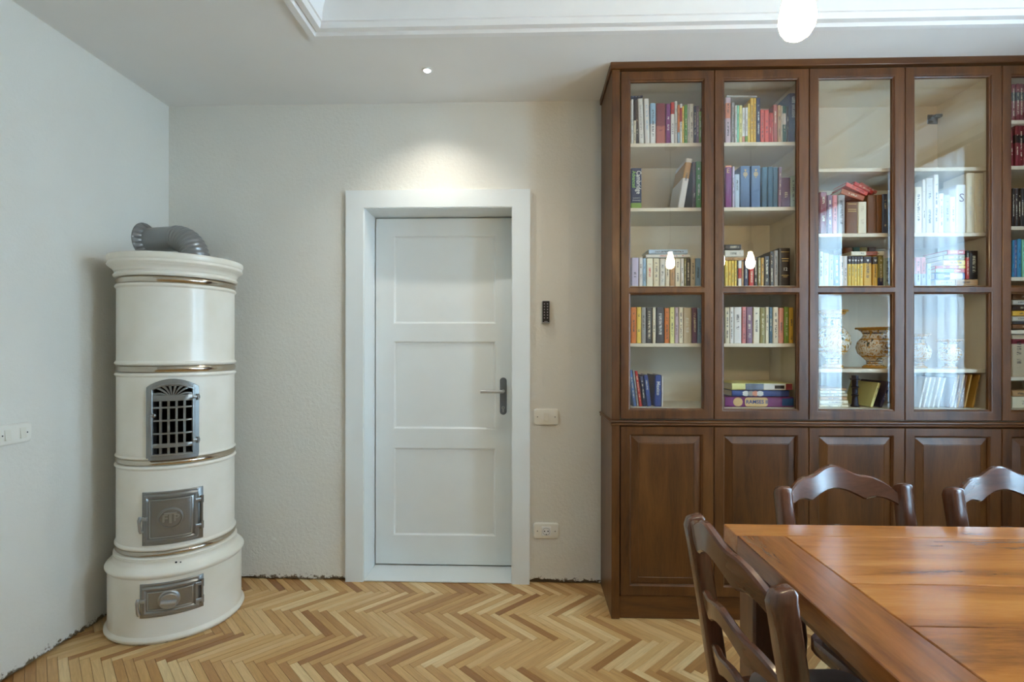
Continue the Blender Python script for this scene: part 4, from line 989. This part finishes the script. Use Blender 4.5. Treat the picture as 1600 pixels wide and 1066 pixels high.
# unit two: third and fourth doors
Z5 = (1275, 270, 10.66)
r = shelf_row(1, 2, 1, *Z5, '66 188 320 maroon; 194 279 368 mauve; 281 360 370 pink; 364 488 370 grey; 498 695 480 brown lean=1 ink=brown word=thick; 702 852 480 cream ink=beige word=worn; 868 1018 365 brown ink=brown word=tall; 1022 1112 362 brown ink=brown word=tall; 1116 1205 350 slate')
for v in (.93, .76, .70): spine_patch(r[4], M['ink_gold'], .15, .85, v-.010, v+.010, 'gold_band')
def tilted(x0, y0, x1, y1, th, col, label, dy):
    """flat book sloping from (x0,y0) to (x1,y1) along its upper edge, pixels of Z5"""
    Y = YP + dy; sc = 10.66
    A_ = atY(1275 + x0/sc, 270 + y0/sc, Y); B_ = atY(1275 + x1/sc, 270 + y1/sc, Y)
    L_ = sqrt((B_[0]-A_[0])**2 + (B_[1]-A_[1])**2); an = atan2(A_[1]-B_[1], B_[0]-A_[0]); t = th*2.4/800/sc*1.02
    book(A_[0] - sin(an)*t/2, A_[1] - cos(an)*t/2, t, L_, .11, col, pi/2 + an, label=label, group='red paperbacks tilted on the old brown books', dy=dy)
tilted(440, 258, 815, 385, 88, 'rust', 'rust paperback lowest of the red books tilted on the old brown books', .0)
tilted(520, 152, 872, 320, 66, 'coral', 'coral paperback second of the red books tilted on the brown volumes', .014)
tilted(655, 140, 962, 298, 62, 'red', 'bright red paperback third of the books tilted on the brown volumes', .03)
tilted(755, 152, 1022, 306, 48, 'brick', 'thin brick red paperback uppermost of the books tilted on brown volumes', .045)
Z6 = (1275, 370, 11.85)
shelf_row(1, 2, 2, *Z6, '60 136 270 palegreen; 140 250 300 paleblue; 255 340 330 lightblue; 345 440 340 blue; 452 520 357 white; 522 590 355 white; 593 656 360 yellow word=first band=charcoal,.74,1; 660 710 360 yellow word=second band=charcoal,.74,1; 712 770 360 yellow word=third band=charcoal,.74,1; 772 815 362 yellow word=fourth band=charcoal,.74,1; 817 880 358 yellow word=fifth band=charcoal,.75,1; 885 1045 360 mustard band=charcoal,.77,.99 word=thick; 1057 1155 362 mustard band=charcoal,.74,.99; 1158 1260 350 olive band=navy,0,.27; 1264 1400 390 palegreen')
for o in [b for b in books if 'third bookcase door' in b['label'] and ('yellow' in b['label'].split()[:2] or 'mustard' in b['label'].split()[:2]) and 'third shelf' in b['label']]:
    bb = [Vector(c) for c in o.bound_box]; h = max(c.z for c in bb); t = max(c.x for c in bb)*2; s_ = min(.0055, t*.36)
    link('crest', MB().prism([(0, -1.2*s_), (s_*.9, 0), (s_*.8, s_), (0, .7*s_), (-s_*.8, s_), (-s_*.9, 0)], lambda a, b, d, h=h: (a, d, h*.86+b), -.0006, .001).mesh('crest', M['ink_white'], smooth=False), o)
lying(1, 2, 2, *Z6, '655 1262 268 348 ivory band=rust,.45,.8', dy=.004, on='lying on the yellow set')
shelf_row(1, 2, 2, *Z6, '530 684 200 brown; 690 822 192 darkgreen; 828 960 190 olive; 964 1120 194 darkbrown', .10, .165)
Z7 = (1250, 90, 3.677)
r = shelf_row(1, 3, 1, *Z7, '662 705 742 cream; 707 725 700 white; 727 769 690 greywhite; 772 800 672 white; 803 830 780 offwhite; 832 864 790 paleblue; 866 897 800 white; 900 955 730 white ink=white word=lettered; 958 1008 662 ivory ink=offwhite word=tall; 1010 1062 662 ivory ink=offwhite word=tall')
spine_text(r[7], 'S', .055, M['ink_purple'], 0, .72, vert=False)
Z8 = (1425, 360, 10.66)
r = shelf_row(1, 3, 2, *Z8, '70 165 445 pink band=paleblue,0,.42; 168 245 445 pink band=paleblue,0,.42; 250 320 560 lightblue')
lying(1, 3, 2, *Z8, '395 730 822 918 paleblue; 395 878 706 818 steelblue band=white,.5,.93; 395 886 640 702 red band=mint,0,.62 word=above_the_blue; 395 888 588 637 red band=yellow,.78,1 word=below_the_yellow; 530 886 495 584 yellow ink=black; 530 880 406 491 olive ink=cream; 600 880 326 402 red ink=white word=on_its_top', on='in the mixed flat pile')
lying(1, 3, 2, *Z8, '738 1100 816 918 tan', on='thick and flat under black book', dy=-.008)
zt = zatY(1425+1000/10.66, 360+814/10.66, YP) + .001
for (a, b, tp, c, band, lb) in ((904, 958, 336, 'red', ('black', .76, 1), 'red and black book standing on a flat tan book, fourth bookcase door'), (961, 1108, 340, 'black', None, 'thick black book standing on a flat tan book, fourth bookcase door')):
    X0, X1 = xatY(1425+a/10.66, YP), xatY(1425+b/10.66, YP); z1 = zatY(1425+(a+b)/2/10.66, 360+tp/10.66, YP)
    book((X0+X1)/2, zt, X1-X0-.001, z1-zt, .13, c, 0, band=band, label=lb, group='books standing on the tan book')
# bottom shelf of unit two
Z9 = (1275, 460, 5.762)
lying(1, 2, 4, *Z9, '36 292 992 1034 cream word=at_its_base; 36 290 955 990 ivory; 36 280 922 953 tan word=under_the_beige; 36 284 895 920 beige; 36 262 868 893 cream; 36 274 846 866 tan', .2, on='in a low stack of brochures')
fo = []
for (x0, x1, yt, c, ln, t) in ((490, 580, 800, 'paleyellow', 18, .012), (575, 660, 790, 'navy', 20, .012)):
    Xb = xatY(1275+x0/5.762, YP); z1 = zatY(1275+x1/5.762, 460+yt/5.762, YP)
    a = radians(ln); h = (z1-zi0)/cos(a)*.98
    book(Xb+.006, zi0+t/2*sin(a)+.001, t, h, .2, c, a, label=f'{wd(c)} folder leaning to one side on the bottom shelf, third bookcase door', group='leaning folders', name='folder')
Z10 = (1425, 460, 5.762)
k = 0
for x0, c in ((60, 'offwhite'), (100, 'white'), (140, 'greywhite'), (185, 'white'), (230, 'greywhite'), (332, 'brown'), (356, 'tan'), (384, 'brown'), (404, 'ochre'), (428, 'brown'), (468, 'ochre'), (542, 'ochre')):
    a = radians(11.5 if x0 > 300 else 13); h = .142 if x0 < 345 else .155; t = .0075
    X = xatY(1425+x0/5.762, YP)
    nb = ['outermost', 'second', 'third', 'fourth', 'fifth', 'outermost', 'second', 'third', 'fourth', 'fifth', 'sixth', 'lone'][k]
    book(X+.004, zi0+t/2*sin(a)+.001, t, h, .2, c, a, label=f'{nb} thin {wd(c)} notebook leaning on the bottom shelf, fourth bookcase door', group='thin leaning notebooks', name='notebook'); k += 1
# unit three: narrow strip of the fifth door and beyond the frame
Z11 = (1560, 90, 3.44)
X5 = ''
def series(unit_lev, x0, n, w_, tp, cols, **kw):
    OR = ['first', 'second', 'third', 'fourth', 'fifth', 'sixth', 'seventh', 'eighth', 'ninth', 'tenth', 'eleventh', 'twelfth', 'thirteenth', 'fourteenth']
    return ';'.join(f'{x0+i*w_} {x0+(i+1)*w_-.6} {tp} {cols[i % len(cols)]} word={OR[i]}' + ''.join(f' {a}={b}' for a, b in kw.items()) for i in range(n))
shelf_row(2, 4, 0, *Z11, series(0, 76, 14, 20, 140, ['maroon'], band='black,.55,.78'))
shelf_row(2, 4, 1, *Z11, '72 88 385 maroon lean=-2;' + series(1, 92, 13, 22, 365, ['maroon'], band='black,.58,.78'))
shelf_row(2, 4, 2, *Z11, series(2, 76, 10, 16, 702, ['black', 'charcoal']) + ';' + '238 262 720 ochre; 264 290 715 red; 292 330 700 white')
Z12 = (1560, 360, 3.44)
shelf_row(2, 4, 3, *Z12, '76 88 52 cyan; 90 104 52 steelblue; 106 128 46 cyan; 130 150 48 mint; 152 190 60 cyan; 192 230 70 white; 232 270 66 orange; 272 320 60 slate')
lying(2, 4, 4, *Z12, '78 260 505 530 brown word=at_its_base; 78 260 462 488 offwhite word=under_the_mustard; 78 260 490 504 charcoal; 78 255 432 460 mustard; 78 250 402 430 darkbrown; 78 255 374 400 offwhite; 78 250 340 372 brown', on='in the flat pile')
shelf_row(2, 4, 5, *Z12, '78 150 562 beige band=maroon,.78,.9 word=thick; 154 220 570 beige; 224 290 580 cream')
lying(2, 4, 6, *Z12, '76 290 895 962 cream; 76 240 862 893 tan', on='flat on the cabinet floor')
# a little chrome bracket and hinges inside unit two
def bracket(px, py, w_, h_, Y, nm, lab):
    x, z = atY(px, py, Y)
    return solo(nm, MB().box(x-w_/2, x+w_/2, Y, Y+.012, z-h_/2, z+h_/2, b=.002), M['steel'], lab, 'bracket', loc=(x, Y, z))
o = thing('shelf_bracket', (xatY(1461, BK-.03), BK-.02, zatY(1461, 184, BK-.03)), 'small square chrome bracket on the empty cabinet back panel', 'bracket')
part('plate', MB().box(-.026, .026, .006, .0118, -.024, .024, b=.002), M['steel'], o, False)
part('arm', MB().box(-.004, .034, -.02, .006, .002, .016, b=.002), M['steel'], o, False)
part('knob', MB().tube([(-.006, .006, -.004), (-.006, -.004, -.004)], .012, 14), M['steel'], o, False)

# ------------------------------------------------------------------ painted vases
def vase_mat():
    m, nt, b = new_mat('painted_majolica'); L = nt.links
    tc = N(nt, 'ShaderNodeTexCoord'); sp = N(nt, 'ShaderNodeSeparateXYZ'); L.new(tc.outputs['Generated'], sp.inputs[0])
    r = ramp(nt, [(0, srgb(206, 150, 60)), (.06, srgb(206, 150, 60)), (.07, srgb(232, 224, 204)), (.10, srgb(60, 58, 90)), (.12, srgb(232, 224, 204)), (.15, srgb(60, 58, 90)), (.17, srgb(232, 224, 204)), (.24, srgb(232, 224, 204)), (.27, srgb(206, 150, 60)), (.3, srgb(236, 230, 214)), (.66, srgb(236, 230, 214)), (.69, srgb(206, 150, 60)), (.72, srgb(236, 230, 214)), (.84, srgb(44, 44, 66)), (.87, srgb(236, 230, 214)), (.92, srgb(212, 158, 66)), (1, srgb(190, 132, 50))])
    r.color_ramp.interpolation = 'CONSTANT'; L.new(sp.outputs['Z'], r.inputs['Fac'])
    n = N(nt, 'ShaderNodeTexNoise', Scale=5.5, Detail=2.0, Distortion=3.5); L.new(tc.outputs['Generated'], n.inputs['Vector'])
    r2 = ramp(nt, [(.0, (0,0,0,1)), (.52, (0,0,0,1)), (.54, (1,1,1,1)), (1, (1,1,1,1))]); L.new(n.outputs['Fac'], r2.inputs['Fac'])
    n2 = N(nt, 'ShaderNodeTexNoise', Scale=6.0, Detail=3.0, Distortion=1.5); L.new(tc.outputs['Generated'], n2.inputs['Vector'])
    r3 = ramp(nt, [(.46, srgb(200, 146, 58)), (.54, srgb(206, 160, 84)), (.57, srgb(52, 54, 80)), (.63, srgb(58, 96, 60)), (.70, srgb(190, 120, 90))]); L.new(n2.outputs['Fac'], r3.inputs['Fac'])
    mx = N(nt, 'ShaderNodeMixRGB'); L.new(r2.outputs['Color'], mx.inputs[0]); L.new(r.outputs['Color'], mx.inputs[1]); L.new(r3.outputs['Color'], mx.inputs[2])
    L.new(mx.outputs[0], b.inputs['Base Color']); b.inputs['Roughness'].default_value = .15; b.inputs['Coat Weight'].default_value = .5
    return m
M['vase'] = vase_mat(); M['vase_gold'] = plain('ochre_glaze', srgb(204, 150, 58), .18, var=.12, bscale=120)
def vase(px, ytop, ybase, rmax, label, Y, style):
    x = xatY(px, Y); z0 = SHZ[1][3] + .0006; H = zatY(px, ytop, Y) - z0
    o = thing('painted_vase', (x, Y, z0), label, 'vase', 'painted majolica vases')
    if style == 'tall': pf = [(.55, 0), (.58, .02), (.56, .05), (.36, .08), (.34, .12), (.42, .18), (.70, .24), (.92, .34), (1.0, .44), (.95, .55), (.72, .66), (.46, .74), (.42, .80), (.50, .87), (.70, .93), (.76, .96), (.80, .985), (.76, 1.0), (.66, .98), (.4, .88), (.36, .8)]
    else: pf = [(.60, 0), (.64, .03), (.58, .06), (.42, .10), (.44, .18), (.62, .25), (.90, .36), (1.0, .50), (.92, .64), (.66, .76), (.60, .82), (.72, .90), (.90, .95), (.97, .975), (.92, 1.0), (.8, .98), (.55, .86), (.5, .8)]
    body = part('body', MB().lathe([(r_*rmax, z_*H) for r_, z_ in pf] + [(.0001, pf[-1][1]*H)], seg=36), M['vase'], o, False, 50)
    n = 30; pts = []; rr_ = max(r_ for r_, z_ in pf if z_ > .9)*rmax
    ring_ = [[(rr_*cos(2*pi*k/90), rr_*sin(2*pi*k/90), H*.982)] for k in range(90)]
    rings = []
    for k in range(90):
        a = 2*pi*k/90; q = .0042 + .0012*sin(a*n)
        rings.append([((rr_+q*cos(b*pi/3))*cos(a), (rr_+q*cos(b*pi/3))*sin(a), H*.982+q*sin(b*pi/3)) for b in range(6)])
    part('rope_rim', MB().loft(rings, closed=True), M['vase_gold'], o, False)
    part('foot', MB().lathe([(pf[0][0]*rmax*1.06, 0), (pf[0][0]*rmax*1.1, H*.02), (pf[0][0]*rmax*1.04, H*.045), (pf[0][0]*rmax*.6, H*.05)], seg=32), M['vase_gold'], o, False)
vase(1300.5, 485, 575, .078, 'tall painted vase with ochre rope rim and a green figure', 2.515, 'tall')
vase(1366, 512, 575, .076, 'squat painted jar with a wide ochre rope rim', 2.515, 'squat')
vase(1484, 531, 575, .047, 'small painted jar on the shelf above the leaning notebooks', 2.50, 'squat')
vase(1438, 522, 575, .046, 'small pale painted vase beside the cabinet divider', 2.53, 'tall')
# dark candlestick on the bottom shelf
x = xatY(1336, 2.455); o = thing('candlestick', (x, 2.455, zi0+.0006), 'dark turned candlestick beside the brochure stack', 'candlestick'); 
hq = zatY(1336, 587, 2.455) - zi0
part('stem', MB().lathe([(.018, 0), (.019, .006), (.014, .012), (.012, .05*1), (.016, .055), (.012, .06), (.012, hq*.6), (.017, hq*.63), (.012, hq*.67), (.013, hq*.85)], seg=24), plain('dark_pewter', srgb(40, 44, 58), .35, .6), o, False)
part('drip_pan', MB().lathe([(.001, hq*.85), (.02, hq*.86), (.022, hq*.9), (.014, hq*.9), (.014, hq*1.0), (.001, hq*1.0)], seg=24), plain('pewter_pan', srgb(52, 54, 66), .35, .6), o, False)

# ------------------------------------------------------------------ dining table
TZ, TXL, TYF, TYN, TXR, TT = .760, .536, 1.421, .50, 2.30, .048
tb = thing('dining_table', (TXL, TYF, 0), 'heavy teak dining table with plank top and dark end board', 'table')
def tplank(x0, x1, y0, y1, mat): return part('plank', MB().box(x0+.0006, x1-.0006, y0+.0006, y1-.0006, TZ-TT, TZ-random.Random(int(y0*999)).random()*.0005, b=.0022), mat, tb)
fb = .088; eb = .122
tplank(TXL, TXR, TYF-fb, TYF, M['table_a']); tplank(TXL, TXR, TYN, TYN+fb, M['table_a'])
tplank(TXL, TXL+eb, TYN+fb, TYF-fb, M['table_b']); tplank(TXR-eb, TXR, TYN+fb, TYF-fb, M['table_b'])
ys = [TYF-fb, 1.066, .905, .74, TYN+fb]
for a, b in zip(ys[1:], ys): tplank(TXL+eb, TXR-eb, a, b, M['table_a'])
for i, (x, y) in enumerate(((.570, 1.31), (.570, TYN+.02), (TXR-.125, 1.31), (TXR-.125, TYN+.02))):
    part('leg', MB().box(x, x+.09, y, y+.09, .001, TZ-TT-.0005, b=.006), M['table_leg'], tb)
for bx in ((.66, TXR-.125, 1.345, 1.367), (.66, TXR-.125, TYN+.053, TYN+.075), (.605, .627, TYN+.11, 1.31), (TXR-.09, TXR-.068, TYN+.11, 1.31)):
    part('apron', MB().box(*bx, TZ-TT-.075, TZ-TT-.0005, b=.002), M['table_leg'], tb)

# ------------------------------------------------------------------ ladder-back chairs (local: sitter faces +Y)
def chair(loc, rz, label):
    c = thing('dining_chair', loc, label, 'chair', 'ladder-back dining chairs', rz)
    hwb, top = .194, .832
    def back(z):                                   # back line y at height z
        return -.165 - (max(0, z-.43))*.165 if z > .43 else -.165 - (.43-z)*.07
    def px_at(z): return hwb*(.955 + .045*z/top) - .002
    for s in (-1, 1):
        rings = []
        for z, k in ((.001, .8), (.2, .9), (.42, 1), (.6, 1), (.76, 1), (top-.022, 1), (top-.010, .93), (top-.003, .78), (top, .5)):
            w_, d_ = .039*k, .044*k
            rings.append([(s*px_at(z)+p[0], back(z)+p[1]+(.004 if z > top-.015 else 0), z + (p[1]*.25 if z > top-.03 else 0)) for p in rr(w_, d_, min(w_, d_)*.2, 3)])
        part('back_post', MB().loft(rings), M['chair'], c, False, 50)
        part('front_leg', MB().loft([[(s*.165+p[0], .125+p[1], z) for p in rr(.036*k, .036*k, .008*k, 3)] for z, k in ((.001, .75), (.1, .85), (.41, 1.0))]), M['chair'], c, False, 50)
    def slat(z0, sc, hgt, sag, name):
        n = 48; rings = []; hw = px_at(z0) - .012
        for i in range(n+1):
            t = -1 + 2*i/n; a = abs(t)
            tp = .050*(1-((a-.5)/.5)**2) if a > .5 else .050 + .030*(.5+.5*cos(pi*a/.5))
            bt = -.022 + .032*cos(pi/2*a/.48) if a < .48 else -.022 - .017*((a-.48)/.52)**2 + .012*sin(pi*(a-.48)/.52)
            tp = z0 + tp*sc; bt = z0 + bt*sc*hgt
            y = back((tp+bt)/2) - sag*(1-t*t) - .002
            th = .0095; e = .0045; lean = -.165
            x = t*hw; q = []
            for yy, zz in ((th,bt+e),(th,tp-e),(th-e,tp),(-th+e,tp),(-th,tp-e),(-th,bt+e),(-th+e,bt),(th-e,bt)):
                q.append((x, y+yy + (zz-(tp+bt)/2)*lean, zz))
            rings.append(q)
        part(name, MB().loft(rings), M['chairx'], c, False, 24)
    slat(.800, 1.0, 1.0, .036, 'crest_slat'); slat(.650, .68, 1.5, .034, 'back_slat'); slat(.525, .62, 1.5, .030, 'back_slat')
    part('seat_frame', MB().loft([[(p[0]*k, p[1]*k+.005, z) for p in rr(.368, .300, .045, 4)] for z, k in ((.405, .985), (.41, 1), (.437, 1), (.442, .985))]), M['chair'], c, False, 50)
    rings = []
    for z, k in ((.4425, .93), (.452, .955), (.462, .94), (.470, .88), (.475, .74), (.477, .4)):
        rings.append([(p[0]*k, p[1]*k+.012, z) for p in rr(.36, .275, .05, 6)])
    part('seat_cushion', MB().loft(rings), M['velvet'], c, False, 60)
    for s in (-1, 1): part('side_stretcher', MB().tube([(s*.186, -.19, .20), (s*.165, .125, .20)], .011, 10), M['chair'], c, False)
    part('front_stretcher', MB().tube([(-.165, .125, .24), (.165, .125, .24)], .011, 10), M['chair'], c, False)
    part('rear_stretcher', MB().tube([(-.184, -.198, .17), (.184, -.198, .17)], .011, 10), M['chair'], c, False)
    return c
BT = .165 + (.832-.43)*.165                         # how far behind its centre the back's top stands
chair((.415 + BT, 1.090, 0), -pi/2 + radians(3.5), 'ladder-back walnut chair at the head end of the table')
chair((.947 + BT*sin(radians(7)), 1.575 - BT, 0), pi + radians(7), 'ladder-back walnut chair against the bookcase side of table, near its end')
chair((1.447 + BT*sin(radians(5)), 1.575 - BT, 0), pi + radians(5), 'ladder-back walnut chair on the bookcase side, second from table end')

# ------------------------------------------------------------------ pendant bulbs over the table
M['bulb'] = emit('lit_bulb', (1.0, .76, .44, 1), BULB)
def pendant(x, y, label, bulb):
    o = thing('pendant_bulb', (x, y, ZT), label, 'pendant lamp', 'pendant bulbs over the dining table')
    zb = 1.823 - ZT
    part('ceiling_rose', MB().lathe([(.001, -.0005), (.045, -.0005), (.048, -.006), (.040, -.022), (.012, -.034), (.001, -.034)], seg=28), M['canopy'], o, False)
    part('cord', MB().tube([(0, 0, -.03), (0, 0, zb+.19)], .003, 8), M['cord'], o, False)
    part('socket', MB().lathe([(.001, zb+.195), (.010, zb+.192), (.019, zb+.175), (.020, zb+.13), (.018, zb+.122), (.001, zb+.122)], seg=24), M['canopy'], o, False)
    part(bulb, MB().lathe([(.0001, zb), (.012, zb+.002), (.022, zb+.009), (.029, zb+.020), (.0325, zb+.034), (.032, zb+.046), (.028, zb+.066), (.022, zb+.088), (.0165, zb+.108), (.0155, zb+.124)], seg=28), M['bulb'], o, False, 80)
# the first hangs in view; the other two stand outside the frame and show mirrored in the glass doors
for x, lb, bn in ((.508, 'lit pendant bulb above the head end of the dining table', 'bulb'), (1.035, 'lit pendant bulb above the middle of the dining table', 'bulb_middle_offscreen'), (1.61, 'lit pendant bulb above the far end of the dining table', 'bulb_far_offscreen')):
    pendant(x, .984, lb, bn)
